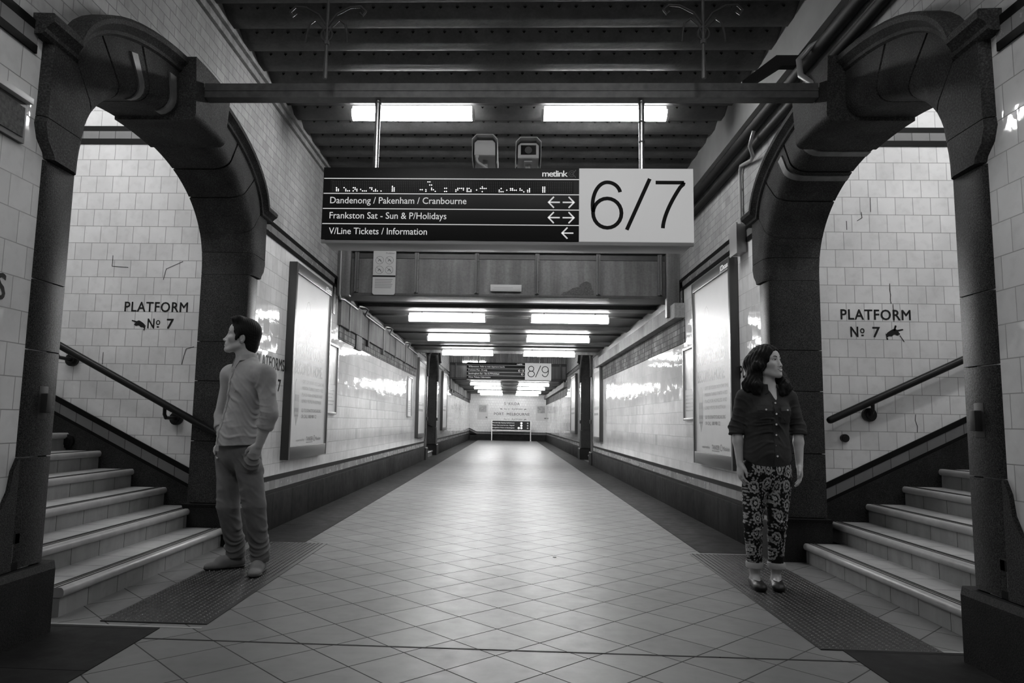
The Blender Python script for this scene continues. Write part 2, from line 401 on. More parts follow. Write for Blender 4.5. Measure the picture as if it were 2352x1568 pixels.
# ------------------------------------------------------------------ stone archways
AI, ZI, RI, NI = 1.24, 2.3, .78, 2/2.3
T0 = .389
def arch_in(q):
    t = T0 + (PI - 2*T0)*q; c, sn = math.cos(t), math.sin(t)
    return (-AI*math.copysign(abs(c)**NI, c), ZI + RI*abs(sn)**NI)
def arch_out(q):
    t = PI*q; return (-1.36*math.cos(t), 2.86 + .515*math.sin(t))
def ring_section(q, front=-.045, lowr=.11, ext=0.0, drop=0.0, deep=.4):
    (yi, zi), (yo, zo) = arch_in(q), arch_out(q)
    L = math.hypot(yo-yi, zo-zi); ry, rz = (yo-yi)/L, (zo-zi)/L
    prof = [(-drop, deep), (-drop, front + lowr)]
    prof += [(-drop + lowr*(1-math.cos(a)), front + lowr*(1-math.sin(a))) for a in [PI/2*k/5 for k in range(1, 6)]]
    prof += [(L + ext, front), (L + ext, deep)]
    return [(yi + ry*d, zi + rz*d, u) for d, u in prof]
def archway(s, yc, label):
    g = empty('stone_archway', (X(s, 0), yc, 0), label, 'archway', 'stone archways over the platform stairs')
    W = lambda y, z, u: (X(s, u), yc + y, z)
    def stone(name, q0, q1, mat, n=6, gap=.0035, **k):
        mb = MB(); qs = [q0 + gap + (q1-q0-2*gap)*i/n for i in range(n+1)]
        mb.loft([[W(*p) for p in ring_section(q, **k)] for q in qs]); return mb.build(name, mat, g, bevel=0, angle=30)
    stone('mortar_core', .0, 1.0, M['mortar'], 40, 0, front=-.035, lowr=.11, drop=-.012, deep=.39)
    ed = [0, .17, .31, .435]
    for a, b in list(zip(ed, ed[1:])) + [(1-b, 1-a) for a, b in zip(ed, ed[1:])]: stone('voussoir', a, b, M['arch_stone'])
    stone('keystone', .433, .567, M['arch_stone'], 4, 0, front=-.16, lowr=.05, ext=.105, drop=.022)
    # haunch stones beside the springing, two courses each side
    for m in (-1, 1):
        inner = [(-AI*abs(math.cos(t))**NI, ZI + RI*abs(math.sin(t))**NI) for t in [T0*k/6 for k in range(7)]]
        def course(pts, mat):
            rings = []
            for u, ins in ((.4, 0), (.06, 0), (.0, .012), (-.03, .035), (-.045, .075)):
                cy = sum(p[0] for p in pts)/len(pts); cz = sum(p[1] for p in pts)/len(pts); rr = []
                for (y, z, kind) in pts: rr.append(W(m*(y - (ins if kind == 'i' else 0) + (ins*.4 if kind == 'o' else 0)), z + (ins if kind == 'i' and z > 2.5 else 0), u))
                rings.append(rr)
            mb = MB(); mb.loft(rings); mb.build('haunch_stone', mat, g, angle=40)
        lowp = [(y, z, 'i') for y, z in inner[:4]]
        zt = lowp[-1][1]
        course(lowp + [(-1.58, zt, 'o'), (-1.585, 2.45, 'o'), (-1.56, 2.38, 'o'), (-1.51, 2.33, 'o'), (-1.5, ZI+.004, 'o')], M['arch_stone'])
        course([(y, z + .004, 'i') for y, z in inner[3:]] + [(-1.36, 2.86, 'x'), (-1.575, 2.87, 'o'), (-1.58, zt+.004, 'o')], M['arch_stone'])
        # jamb blocks of polished granite on a dark plinth
        zs = [.345, .86, 1.37, 1.71, 2.3]
        for z0, z1 in zip(zs, zs[1:]):
            poly = [(-1.24, .4), (-1.24, .06)] + [(-1.24 - .025*(1-math.cos(a)), .06 - .075*math.sin(a)) for a in [PI/2*k/4 for k in range(1, 5)]] + [(-1.47, -.015), (-1.5, .0), (-1.5, .4)]
            mb = MB(); mb.loft([[W(m*y, z, u) for y, u in poly] for z in (z0+.003, z1-.003)]); mb.build('jamb_block', M['granite'], g, angle=50)
        mb = MB(); mb.box(X(s, .012), X(s, .38), yc+m*1.255-.0, yc+m*1.49, .3, 2.32); mb.build('jamb_core', M['mortar'], g)
        poly = [(-1.2, -.045), (-1.2, .42), (-1.75, .42), (-1.75, -.06), (-1.22, -.06)]
        mb = MB(); mb.loft([[W(m*y, z, u) for y, u in poly] for z in (0, .31)] + [[W(m*(y + (.02 if y > -1.3 else 0)), .34, u + (.02 if u < 0 else 0)) for y, u in poly]]); mb.build('plinth', M['dark_stone'], g, angle=30)
        fl = [(-1.5, .345), (-1.75, .345), (-1.75, .58)] + arc((-1.75+.0, .80), .22, -90, 0, 6)[1:]
        fl = [(-1.49, .345), (-1.74, .345), (-1.74, .56), (-1.70, .57), (-1.63, .6), (-1.58, .645), (-1.545, .71), (-1.53, .8), (-1.5, .86), (-1.49, .86)]
        mb = MB(); mb.loft([[W(m*y, z, u) for y, z in fl] for u in (-.02, .1)]); mb.build('flared_base', M['granite'], g)
        kp = MB(); kp.box(X(s, -.018), X(s, -.01), yc+m*1.36-.035, yc+m*1.36+.035, 1.04, 1.2); kp.box(X(s, -.05), X(s, -.012), yc+m*1.36-.02, yc+m*1.36+.022, 1.07, 1.165); kp.build('iron_keeper', M['iron'], g, bevel=.004)
    # hood mould with horizontal returns
    path = [(-1.65, 2.862), (-1.375, 2.862)] + [arch_out(k/28) for k in range(1, 28)] + [(1.375, 2.862), (1.65, 2.862)]
    prof = [(0, .05), (0, -.045), (.01, -.062), (.028, -.066), (.042, -.08), (.06, -.105), (.085, -.11), (.102, -.1), (.106, .05)]
    for part in (path[:2], path[1:15], path[14:-1], path[-2:]):
        rings = []; i0 = path.index(part[0])
        for i, p in enumerate(part):
            k = i0 + i
            a = path[max(k-1, 0)]; b = path[min(k+1, len(path)-1)]
            d1 = Vector((p[0]-a[0], p[1]-a[1])); d2 = Vector((b[0]-p[0], b[1]-p[1]))
            if d1.length < 1e-6: d1 = d2
            if d2.length < 1e-6: d2 = d1
            d1.normalize(); d2.normalize(); n1 = Vector((-d1.y, d1.x)); n2 = Vector((-d2.y, d2.x)); nn = (n1+n2).normalized(); sc = 1/max(.45, nn.dot(n1))
            rings.append([W(p[0] + nn.x*d*sc, p[1] + nn.y*d*sc, u) for d, u in prof])
        mb = MB(); mb.loft(rings); mb.build('hood_mould', M['arch_stone'], g, angle=25)
    return g
for s in (-1, 1):
    for i, yc in enumerate(OPEN[s]):
        nm = side[s]
        a = archway(s, yc, ('weathered granite archway over the near %s stairs' if i == 0 else 'distant dark stone archway far down the %s wall') % nm)
        if i == 0:      # flat steel straps bolted on the stones
            for q, ln in (((.27, .1), (.405, .1)) if s < 0 else ((.60, .1), (.72, .1))):
                sec = ring_section(q, front=-.053); mb = MB(); dq = .011
                A = ring_section(q-dq, front=-.057); B = ring_section(q+dq, front=-.057); A2 = ring_section(q-dq, front=-.045); B2 = ring_section(q+dq, front=-.045)
                idx = [1, 2, 3, 4, 5, 6, 7] if s < 0 else [0, 1, 2, 3, 4, 5, 6, 7]
                Wl = lambda p, f=1: (X(s, p[2]), yc + p[0], p[1])
                def cut(sec):
                    r = [sec[j] for j in idx]; e = r[-1]; b = r[-2]
                    r[-1] = tuple(b[j] + (e[j]-b[j])*.72 for j in range(3)); return r
                A, B, A2, B2 = cut(A), cut(B), cut(A2), cut(B2)
                off = [(p[0], p[1]-.006, p[2]) for p in A]; offb = [(p[0], p[1]-.006, p[2]) for p in B]
                mb.loft([[Wl(x) for x in (p1, p2, p4, p3)] for p1, p2, p3, p4 in zip(off, offb, A2, B2)]); mb.build('steel_strap', M['strap'], a, angle=30)
# ------------------------------------------------------------------ stairs and stairwells
U1 = {-1: .055, 1: .185}
def stair(s, yc, label):
    g = empty('staircase', (X(s, U1[s]), yc, 0), label, 'stairs', 'tiled stairs up to the platforms')
    y0, y1 = yc-1.27, yc+1.43
    for n in range(11):
        z = .15*(n+1); u = U1[s] + .303*n; ya = yc-.95 if n == 0 else y0; yn = yc+1.19 if n == 0 else y1
        MB().box(X(s, u+.018), X(s, u+.35), ya, yn, 0 if n == 0 else z-.16, z-.028).build('riser', M['step'], g)
        t = MB().box(X(s, u+.05), X(s, u+.345), ya, yn, z-.028, z).build('tread', M['tread'], g)
        mb = MB(); pr = [(u+.07, z-.05), (u+.012, z-.05)] + [(u+.012 + .0 - .016*math.sin(a) , z-.025 - .025*math.cos(a)) for a in [PI*k/8 for k in range(1, 8)]] + [(u+.012, z+.0015), (u+.07, z+.0015)]
        mb.loft([[(X(s, a), yy, b) for a, b in pr] for yy in (ya-.004, yn)]); nz = mb.build('nosing', M['nosing'], g, angle=40)
        for k in range(3): MB().box(X(s, u+.032+.024*k), X(s, u+.044+.024*k), ya, yn, z-.01, z+.003).build('nosing_strip', M['nosing_strip'], nz)
    return g
def rail(s, yc, label, u0, z0, u1, z1, brk):
    g = empty('handrail', (X(s, u0), yc+(1.19 if s < 0 else 1.35), z0), label, 'handrail', 'black handrails on the stair walls')
    Y = yc+(1.19 if s < 0 else 1.35)
    d = Vector((X(s, u1)-X(s, u0), 0, z1-z0)).normalized(); e = Vector((X(s, u0), Y, z0))
    mb = MB(); rr = [.006, .02, .028, .031, .031]; ds = [-.03, -.026, -.014, 0, 0]
    p = [e + d*q for q in ds[:4]] + [Vector((X(s, u1), Y, z1))]
    mb.tube(p, rr, 14); mb.build('rail', M['rail'], g, angle=60)
    for u in brk:
        z = z0 + (z1-z0)*(u-u0)/(u1-u0)
        q = MB(); q.cyl((X(s, u), yc+1.435, z-.115), (X(s, u), yc+1.40, z-.115), .058, 20); q.cyl((X(s, u), yc+1.40, z-.115), (X(s, u), yc+1.392, z-.115), .035, 16)
        q.tube([(X(s, u), yc+1.41, z-.115), (X(s, u), Y+.03, z-.11), (X(s, u), Y+.002, z-.08), (X(s, u), Y, z-.02)], .016, 8)
        q.build('wall_bracket', M['rail'], g)
    return g
stw = {}
for s in (-1, 1):
    nm = side[s]
    for i, yc in enumerate(OPEN[s]):
        yb = yc+1.43; yf = yc-1.3; far = i > 0
        U = lambda u: X(s, u)
        q = MB(); q.box(U(.4), U(6.5), yb, yb+.2, 0, 5.6); bw = st(q, 'wall_stair_%s_back' % nm + ('_far' if far else ''), M['tile_cross']); stw[(s, i)] = bw
        q = MB(); q.box(U(.4), U(6.5), yf-.2, yf, 0, 5.6); st(q, 'wall_stair_%s_front' % nm + ('_far' if far else ''), M['tile_cross'])
        q = MB(); q.box(U(6.3), U(6.5), yf, yb, 0, 5.6); st(q, 'wall_stair_%s_end' % nm + ('_far' if far else ''), M['tile_cross'])
        q = MB(); q.box(U(3.2), U(6.4), yf, yb, 1.35, 1.5); st(q, 'floor', M['border'])
        q = MB(); q.loft([[(U(a), yy, b) for a, b in ((.35, 4.5), (1.4, 4.5), (3.6, 5.4), (6.5, 5.4), (6.5, 5.55), (.35, 5.55))] for yy in (yf-.1, yb+.1)]); st(q, 'ceiling', M['lamp_body'] if False else M['ledge'])
        for k, (za, zb, mt) in enumerate(((3.665, 3.715, 'black_tile'), (3.595, 3.665, 'grey_band_x'), (3.545, 3.595, 'black_tile'))):
            q = MB(); q.box(U(.4), U(6.4), yb-.012, yb+.05, za, zb); st(q, 'trim_%d' % (21+k), M[mt])
        zl = lambda u: .384 + .489*u
        for k, (a, b, mt, pr) in enumerate(((-.05, 0, 'black_tile', .016), (-.135, -.05, 'grey_band_x', .013), (-.165, -.135, 'black_tile', .016), (-.8, -.165, 'dark_stone', .022))):
            q = MB(); q.prism([(U(.4), yb-pr, zl(.4)+a), (U(3.2), yb-pr, zl(3.2)+a), (U(3.2), yb-pr, zl(3.2)+b), (U(.4), yb-pr, zl(.4)+b)], (0, .1, 0)); st(q, 'trim_%d' % (24+k), M[mt])
        stair(s, yc, ('tiled stairs climbing behind the man in the left archway', 'tiled stairs climbing beside the woman in the right archway')[s > 0] if not far else 'distant stairs in the far %s archway' % nm)
        if s < 0: rail(s, yc, 'black handrail beside the man, below the left platform lettering' if not far else 'distant black handrail in the far left archway', .12, .905, 3.4, 2.58, (.62, 1.6))
        else: rail(s, yc, 'black round-ended handrail below the right platform lettering' if not far else 'distant black handrail in the far right archway', .5, 1.14, 3.6, 2.6, (.85, 2.2))
# floor between passage and stairs
for s in (-1, 1):
    for i, yc in enumerate(OPEN[s]):
        q = MB(); q.box(X(s, .2), X(s, .45), yc-1.24, yc+1.4, -.1, 0); st(q, 'floor', M['floor'])
# ------------------------------------------------------------------ lettering
def text_geo(s, offset=0.0, spacing=1.0, shear=0.0):
    cu = bpy.data.curves.new('t', 'FONT'); cu.body = s; cu.size = 1; cu.offset = offset; cu.resolution_u = 3; cu.space_character = spacing; cu.shear = shear
    o = bpy.data.objects.new('t', cu); COL.objects.link(o); bpy.context.view_layer.update()
    me = bpy.data.meshes.new_from_object(o.evaluated_get(bpy.context.evaluated_depsgraph_get()))
    v = [(p.co.x, p.co.y) for p in me.vertices]; f = [tuple(p.vertices) for p in me.polygons]
    bpy.data.objects.remove(o); bpy.data.curves.remove(cu); bpy.data.meshes.remove(me); return v, f
CAP = max(p[1] for p in text_geo('H')[0])
class Plane:
    "a place on a flat surface: o + a*U + b*V, n the way it faces"
    def __init__(s, o, U, V=(0,0,1)):
        s.o = Vector(o); s.U = Vector(U).normalized(); s.V = Vector(V).normalized(); s.n = s.U.cross(s.V)
    def at(s, a, b, d=0): return s.o + s.U*a + s.V*b + s.n*d
    def box(s, mb, a0, a1, b0, b1, d0, d1): return mb.loft([[s.at(a, b, d) for a, b in ((a0,b0),(a1,b0),(a1,b1),(a0,b1))] for d in (d0, d1)])
    def poly(s, mb, pts, d0, d1): return mb.loft([[s.at(a, b, d) for a, b in pts] for d in (d0, d1)])
    def stroke(s, mb, pts, w, d, closed=False):
        P = [Vector(p) for p in pts]; n = len(P); L = []; R = []
        for i, p in enumerate(P):
            a = P[i-1] if (i or closed) else p; b = P[(i+1) % n] if (i < n-1 or closed) else p
            d1 = (p-a).normalized() if (p-a).length > 1e-9 else (b-p).normalized(); d2 = (b-p).normalized() if (b-p).length > 1e-9 else d1
            n1 = Vector((-d1.y, d1.x)); n2 = Vector((-d2.y, d2.x)); m = n1+n2
            m = m.normalized() if m.length > 1e-6 else n1
            k = w/2/max(.4, m.dot(n1)); L.append(s.at(*(p+m*k), d)); R.append(s.at(*(p-m*k), d))
        vs = L+R; fs = [(i, (i+1) % n, n+(i+1) % n, n+i) for i in range(n if closed else n-1)]
        return mb.add(vs, fs)
    def text(s, mb, txt, a, b, cap, width=None, d=.001, offset=0.0, spacing=1.0, align='l', shear=0.0):
        v, f = text_geo(txt, 0.0, spacing, shear)
        if not v: return mb
        bold = offset
        x0 = min(p[0] for p in v); x1 = max(p[0] for p in v); k = cap/CAP; kx = width/(x1-x0) if width else k
        if align == 'r': a = a - (x1-x0)*kx
        if align == 'c': a = a - (x1-x0)*kx/2
        for i, (sx, sy) in enumerate(((0, 0), (-1, 0), (1, 0), (0, -.8), (0, .8), (-.7, .6), (.7, .6), (-.7, -.6), (.7, -.6)) if bold else ((0, 0),)):
            mb.add([s.at(a + (p[0]-x0)*kx + sx*bold*k*.8, b + p[1]*k + sy*bold*k*.8, d + i*2e-5) for p in v], f)
        return mb
    def disc(s, mb, a, b, r, d, n=16): return mb.add([s.at(a + r*math.cos(2*PI*i/n), b + r*math.sin(2*PI*i/n), d) for i in range(n)], [tuple(range(n))])
def glyph(c):
    "single-stroke figures of the platform numbers, in a box 0..1 by 0..1.5"
    E = lambda cx, cy, rx, ry, a0, a1, n=24: [(cx + rx*math.cos(math.radians(a0+(a1-a0)*i/n)), cy + ry*math.sin(math.radians(a0+(a1-a0)*i/n))) for i in range(n+1)]
    if c == '6': return [E(.5, .47, .44, .47, 0, 360), E(.5, 1.06, .41, .40, 12, 90, 10)[0:] + E(.5, .72, .455, .74, 90, 197, 22)[1:]]
    if c == '9': return [E(.5, 1.03, .44, .43, 0, 360), [(1-x, 1.5-y) for x, y in E(.5, 1.06, .41, .40, 12, 90, 10) + E(.5, .72, .455, .74, 90, 197, 22)[1:]]]
    if c == '8': return [E(.5, 1.12, .36, .36, 0, 360), E(.5, .39, .45, .40, 0, 360)]
    if c == '7': return [[(.06, 1.46), (.94, 1.46)], [(.93, 1.47), (.91, 1.4)] + [(.30 + .61*(1-t)**1.0*(1-.35*t*(1-t)), 1.40*(1-t)) if False else (.27 + .62*((1-t)**1.55), 1.42*(1-t)) for t in [k/14 for k in range(1, 15)]]]
    if c == '/': return [[(.0, -.06), (.72, 1.58)]]
def number(pl, mb, txt, a, b, h, w, d):
    k = h/1.5; x = a
    for c in txt:
        for st_ in glyph(c): pl.stroke(mb, [(x + p[0]*k, b + p[1]*k) for p in st_], w, d, closed=(len(st_) == 25 and c in '698' and math.hypot(st_[0][0]-st_[-1][0], st_[0][1]-st_[-1][1]) < 1e-6))
        x += k*(1.1 if c != '/' else .84)
    return mb
def arrow(pl, mb, a, b, r, dirn, w, d):
    pl.stroke(mb, [(a - dirn*r, b), (a + dirn*r*.95, b)], w, d)
    pl.stroke(mb, [(a + dirn*r*.05, b + r), (a + dirn*r, b), (a + dirn*r*.05, b - r)], w, d)
HAND = [(0,.34),(.06,.3),(.12,.36),(.3,.34),(.42,.42),(.52,.42),(.56,.36),(.6,.38),(.66,.34),(.7,.4),(.76,.38),(.78,.46),(.72,.5),(.74,.55),(.68,.57),(.98,.62),(1,.67),(.96,.7),(.66,.68),(.52,.76),(.42,.74),(.22,.66),(.08,.58),(.02,.5),(-.02,.56),(-.02,.2),(.04,.16),(.08,.22)]
def hand(pl, mb, a, b, w, flip=1, d=.0015, tilt=0.0):
    pts = [((x-.5)*w*flip, (y-.5)*w) for x, y in HAND]; c, sn = math.cos(tilt), math.sin(tilt)
    vs = [pl.at(a + x*c - y*sn, b + x*sn + y*c, d) for x, y in pts]; return mb.add(vs, [tuple(range(len(vs)))])
def letter_part(mb, name, parent, mat='black_print', **k): return mb.build(name, M[mat], parent, smooth=False, **k)
# platform lettering burnt into the tiles
def wall_plane_back(yb): return Plane((0, yb-.001, 0), (1, 0, 0))
pl = wall_plane_back(6.2)
for s in (-1, 1):
    o = stw[(s, 0)]; mb = MB(); hm = MB()
    if s > 0:
        pl.text(mb, 'PLATFORM', 2.842, 2.003, .086, .585, offset=.022, spacing=1.1); pl.text(mb, 'N', 2.92, 1.853, .086, .062, offset=.022); pl.text(mb, 'o', 3.0, 1.885, .062, .035, offset=.022)
        pl.box(mb, 3.008, 3.028, 1.86, 1.872, 0, .0015); pl.text(mb, '7', 3.105, 1.853, .086, .06, offset=.025); hand(pl, hm, 3.29, 1.888, .15, 1, tilt=.12)
        pl.stroke(hm, [(3.285, 1.91), (3.30, 1.955)], .016, .0015); pl.stroke(hm, [(3.33, 1.87), (3.365, 1.815)], .006, .0015)
    else:
        pl.text(mb, 'PLATFORM', -3.455, 1.99, .086, .575, offset=.02, spacing=1.1); pl.text(mb, 'N', -3.235, 1.84, .086, .06, offset=.02); pl.text(mb, 'o', -3.158, 1.872, .062, .035, offset=.022)
        pl.box(mb, -3.15, -3.13, 1.847, 1.859, 0, .0015); pl.text(mb, '7', -3.06, 1.84, .086, .06, offset=.022); hand(pl, hm, -3.32, 1.875, .135, -1, tilt=-.18)
    letter_part(mb, 'platform_lettering', o, label='black letters reading PLATFORM No 7'); letter_part(hm, 'pointing_hand', o, label='painted pointing hand')
    # cracks and chips in the glaze
    ck = MB(); random.seed(5+s)
    crk = [((3.265, 2.32), (3.262, 2.26), (3.27, 2.22), (3.264, 2.18), (3.27, 2.145)), ((3.285, 2.14), (3.287, 2.06), (3.288, 1.99)), ((3.43, 1.2), (3.425, 1.15), (3.44, 1.1), (3.436, 1.05)), ((3.05, 2.95), (3.055, 2.90), (3.01, 2.87)), ((2.92, 2.87), (2.92, 2.79)), ((3.13, 3.08), (3.13, 2.95))] if s > 0 else [((-2.80, 1.68), (-2.87, 1.66), (-2.89, 1.58), (-2.9, 1.52)), ((-3.62, 1.62), (-3.62, 1.51)), ((-3.6, 2.50), (-3.6, 2.4), (-3.45, 2.39)), ((-2.95, 2.45), (-3.1, 2.38), (-3.12, 2.28))]
    for c in crk: pl.stroke(ck, c, .005, .0012)
    letter_part(ck, 'glaze_cracks', o)
for s, yb in ((-1, None), (1, None)):
    # letters on the passage walls; U runs so that they read left to right
    if s < 0: pw = Plane((X(s, 0) + .0012, 0, 0), (0, 1, 0)); T = [('PLATFORMS', 6.36, 1.535, .115, .80), ('6 & 7', 6.62, 1.33, .115, .46), ('PLATFORMS', 2.31, 1.575, .115, .79)]
    else: pw = Plane((X(s, 0) - .0012, 0, 0), (0, -1, 0)); T = [('PLATFORMS', -6.86, 1.525, .115, .80), ('6 & 7', -6.7, 1.33, .115, .46)]
    mb = MB()
    for t, a, b, cap, wd in T: pw.text(mb, t, a, b, cap, wd, offset=.02, spacing=1.08)
    letter_part(mb, 'platform_lettering', bpy.data.objects['wall_' + side[s]], label='black letters reading PLATFORMS')
pf = Plane((0, 41.998, 0), (1, 0, 0)); o = bpy.data.objects['wall_far']; mb = MB(); hm = MB()
pf.text(mb, 'S  KILDA', -.26, 2.06, .155, .9, offset=.02, spacing=1.1); pf.text(mb, 'T', -.12, 2.14, .07, .06, offset=.02); pf.text(mb, 'PORT  MELBOURNE', -.85, 1.46, .15, 2.07, offset=.025, spacing=1.1)
for z in (1.78, 1.19):
    pf.text(hm, 'No 11', -.26, z, .085, .3, offset=.012); pf.text(hm, 'PLATFORM', .2, z, .085, .6, offset=.012); hand(pf, hm, .98, z+.04, .16, 1)
hand(pf, hm, -.45, 1.82, .16, -1)
letter_part(mb, 'destination_lettering', o, 'grey_print', label='grey letters reading St KILDA and PORT MELBOURNE'); letter_part(hm, 'platform_lettering', o, 'poster_ink', label='faint smaller letters reading No 11 PLATFORM with pointing hands')
# ------------------------------------------------------------------ platform signs hung from a channel
def platform_sign(y, x0, x1, xs, z0, z1, lines, nums, label, bar, led):
    g = empty('platform_sign', ((x0+x1)/2, y, z0), label, 'sign', 'hanging platform signs')
    H = z1-z0; p = Plane((x0, y-.10, z0), (1, 0, 0)); W = x1-x0; xd = xs-x0
    MB().box(x0+.02, x1-.012, y-.085, y+.13, z0-.022, z1-.004).build('case', M['sign_edge'], g, bevel=.006)
    mb = MB(); p.box(mb, 0, xd, 0, H, -.014, 0); pb = mb.build('black_panel', M['sign_black'], g, bevel=.002)
    mb = MB(); p.box(mb, xd, W, 0, H, -.014, .002); pw = mb.build('white_panel', M['sign_white'], g, bevel=.002)
    mb = MB(); p.box(mb, 0, W, -.022, -.004, -.03, -.006); mb.build('bottom_rail', M['sign_edge'], g)
    rows = [H*(1 - k) for k in (.155, .365, .575, .785)]
    mb = MB()
    for r in rows: p.box(mb, .005, xd, r-.0028, r+.0028, 0, .0012)
    mb.build('row_line', M['white_print'], pb, smooth=False)
    ti = MB()
    for i, (t, wd) in enumerate(lines):
        r = (rows + [0])[i + (4-len(lines)) + 1] if led else (rows + [0])[i+1]
        p.text(ti, t, .052, r + H*.072, H*.088, wd, d=.0012, offset=.006)
    p.text(ti, 'metlink', xd-.076, H*.885, .040, .165, d=.0012, offset=.02, spacing=.86, align='r'); ti.build('destination_lettering', M['white_print'], pb, smooth=False, label='white destination lettering')
    lg = MB(); ca, cb = xd-.048, H*.925
    for r in (.009, .020): p.stroke(lg, [(ca + r*math.cos(math.radians(q)), cb + r*math.sin(math.radians(q))) for q in range(40, 321, 14)], .0035, .0012)
    p.stroke(lg, [(ca+.027, cb+.026), (ca+.006, cb-.002), (ca+.026, cb-.026)], .0045, .0012); lg.build('operator_emblem', M['grey_print'], pb, smooth=False)
    ar = MB()
    for i, k in ((1, '<>'), (2, '<>'), (3, '<')) if led else ((1, '<>'), (2, '<')):
        zc = (rows + [0])[i] - H*.105 if not led else (rows+[0])[i] - H*.105
        if len(k) == 2: arrow(p, ar, xd-.162, zc, .037, -1, .0095, .0012); arrow(p, ar, xd-.07, zc, .037, 1, .0095, .0012)
        else: arrow(p, ar, xd-.073, zc, .037, -1, .0095, .0012)
    ar.build('direction_arrow', M['white_print'], pb, smooth=False)
    nm = MB(); number(p, nm, nums, xd + .078, H*.185, H*.64, .0245 if led else .021, .0035); nm.build('platform_number', M['black_print'], pw, smooth=False, label='thin black figures ' + nums)
    if led:
        d0, d1 = .06, xd-.045; zb = rows[1] + .012; zt = rows[0] - .016
        mb = MB(); p.box(mb, d0-.01, d1+.01, zb-.006, zt+.006, 0, .0015); win = mb.build('display_window', M['led_back'], pb, smooth=False)
        nc, nr = 128, 7; off = MB(); on = MB(); pit = (d1-d0)/nc; pv = (zt-zb)/nr; random.seed(21); lit = set()
        wd_ = {1:'1',}; pat = ["..............#.................",]
        cols = {}
        def put(c, rs):
            for r in rs: lit.add((c, r))
        for c, rs in zip((2,3,6,7,8,9,11,12,13,15,16,17,18,20,21,22,23,24,26,32,33,47,48,50,51,52,53,54,55,56,57,60,61,66,67,68,69,70,72,73,74,77,79,80,81,82,89,90,91,92,93,95,96,97,98,100,101,102,104,105,106,107,112,113),
            ((0,1,2),(0,1),(2,),(1,0),(0,),(0,),(2,0),(2,1),(1,0),(1,),(0,),(0,),(0,),(2,),(1,2),(0,),(0,1),(0,),(0,),(0,1,2,3),(0,1,2),(1,),(1,),(0,1),(6,),(4,6),(1,2,4),(1,),(0,),(),(),(0,2),(0,2),(0,1),(1,2),(2,),(2,),(2,1),(2,1,0),(0,2),(0,1),(1,),(2,),(0,2,3),(2,),(2,),(0,1),(0,2),(0,),(),(1,),(2,1),(1,2),(1,),(1,),(1,2),(1,),(0,),(0,1),(0,1,2),(),(),(0,1,2,3),(0,1,2,3))): put(c, rs)
        for c in range(nc):
            for r in range(nr):
                a, b = d0 + (c+.5)*pit, zb + (r+.5)*pv; h = .0021 if (c, r) not in lit else .004
                (on if (c, r) in lit else off).add([p.at(a-h, b, .002), p.at(a, b-h, .002), p.at(a+h, b, .002), p.at(a, b+h, .002)], [(0,1,2,3)])
        off.build('unlit_dots', M['led_off'], win, smooth=False, kind='stuff'); on.build('lit_dots', M['led_on'], win, smooth=False, kind='stuff', label='glowing dots of the half-shown message')
    for x in (x0 + W*.135, x0 + W*.871):
        q = MB(); q.cyl((x, y, z1-.02), (x, y, bar), .019, 18); po = q.build('hanger_pole', M['stainless'], g, angle=60)
        q = MB()
        for zz in (bar-.02, z1+.02) + (() if x < 0 else (z1+.22, z1+.36)): q.cyl((x, y, zz-.005), (x, y, zz+.005), .0225, 18)
        q.build('pole_collar', M['channel'], po, angle=60)
    return g
sg = platform_sign(4.66, -1.255, 1.18, .44, 2.245, 2.735, [('Dandenong / Pakenham / Cranbourne', .905), ('Frankston Sat - Sun & P/Holidays', .775), ('V/Line Tickets / Information', .65)], '6/7', 'black and white hanging sign reading 6/7 with a dot display', 3.25, True)
sg2 = platform_sign(21.4, -1.27, 1.25, .47, 2.33, 2.83, [('Williamstown  Refer to main departure boards', 1.08), ('Frankston Mon - Fri only', .56), ('Sandringham Sat - Sun & P/Holidays', .92), ('V/Line Tickets / Information', .66)], '8/9', 'distant hanging sign reading 8/9', 3.25, False)
def channel_bar(y, label):
    x0, x1, z = X(-1, -.165), X(1, -.165), 3.25
    q = MB(); q.prism([(x0, y-.045, z), (x0, y+.045, z), (x0, y+.045, z+.1), (x0, y+.035, z+.1), (x0, y+.035, z+.01), (x0, y-.035, z+.01), (x0, y-.035, z+.1), (x0, y-.045, z+.1)], (x1-x0, 0, 0))
    q.box(x0, x1, y-.05, y-.045, z+.046, z+.054)
    o = q.build('channel_bar', M['channel'], None, smooth=False); tag(o, label, 'steel bar', 'steel channels carrying the hanging signs')
    return o
channel_bar(4.66, 'grey steel channel spanning between the two near archways'); channel_bar(21.4, 'distant grey steel channel holding up the 8/9 sign')
# ------------------------------------------------------------------ fluorescent lights
def lamp(mat):
    g = empty('fluorescent_light', (0, 0, 0), 'x', 'light', 'fluorescent lights under the ceiling')
    MB().box(-.6, .6, -.045, .045, .035, .085).build('body', M['lamp_body'], g, bevel=.004)
    n = 10; pr = [(.075*math.cos(PI + PI*k/n), .035 + .085*math.sin(PI + PI*k/n)) for k in range(n+1)]
    q = MB(); q.loft([[(x, a, b) for a, b in pr] for x in (-.6, .6)]); q.build('diffuser', M[mat], g, angle=60)
    for e in (-1, 1):
        q = MB(); q.loft([[(x, a*1.04, (b-.035)*1.04+.035) for a, b in pr] for x in (e*.6, e*.622)]); q.build('end_cap', M['lamp_body'], g, angle=60)
    for e in (-.4, .4): MB().cyl((e, 0, .08), (e, 0, .36), .008, 8).build('hanger_rod', M['channel'], g)
    return g
L0 = lamp('lamp'); first = [True]
def light(x, y, z, label, rz=0, ry=0, src=None):
    src = src or L0
    o = src if first[0] and src is L0 else copy_tree(src)
    if src is L0: first[0] = False
    o.location = (x, y, z); o.rotation_euler = (0, ry, rz); o['label'] = label; return o
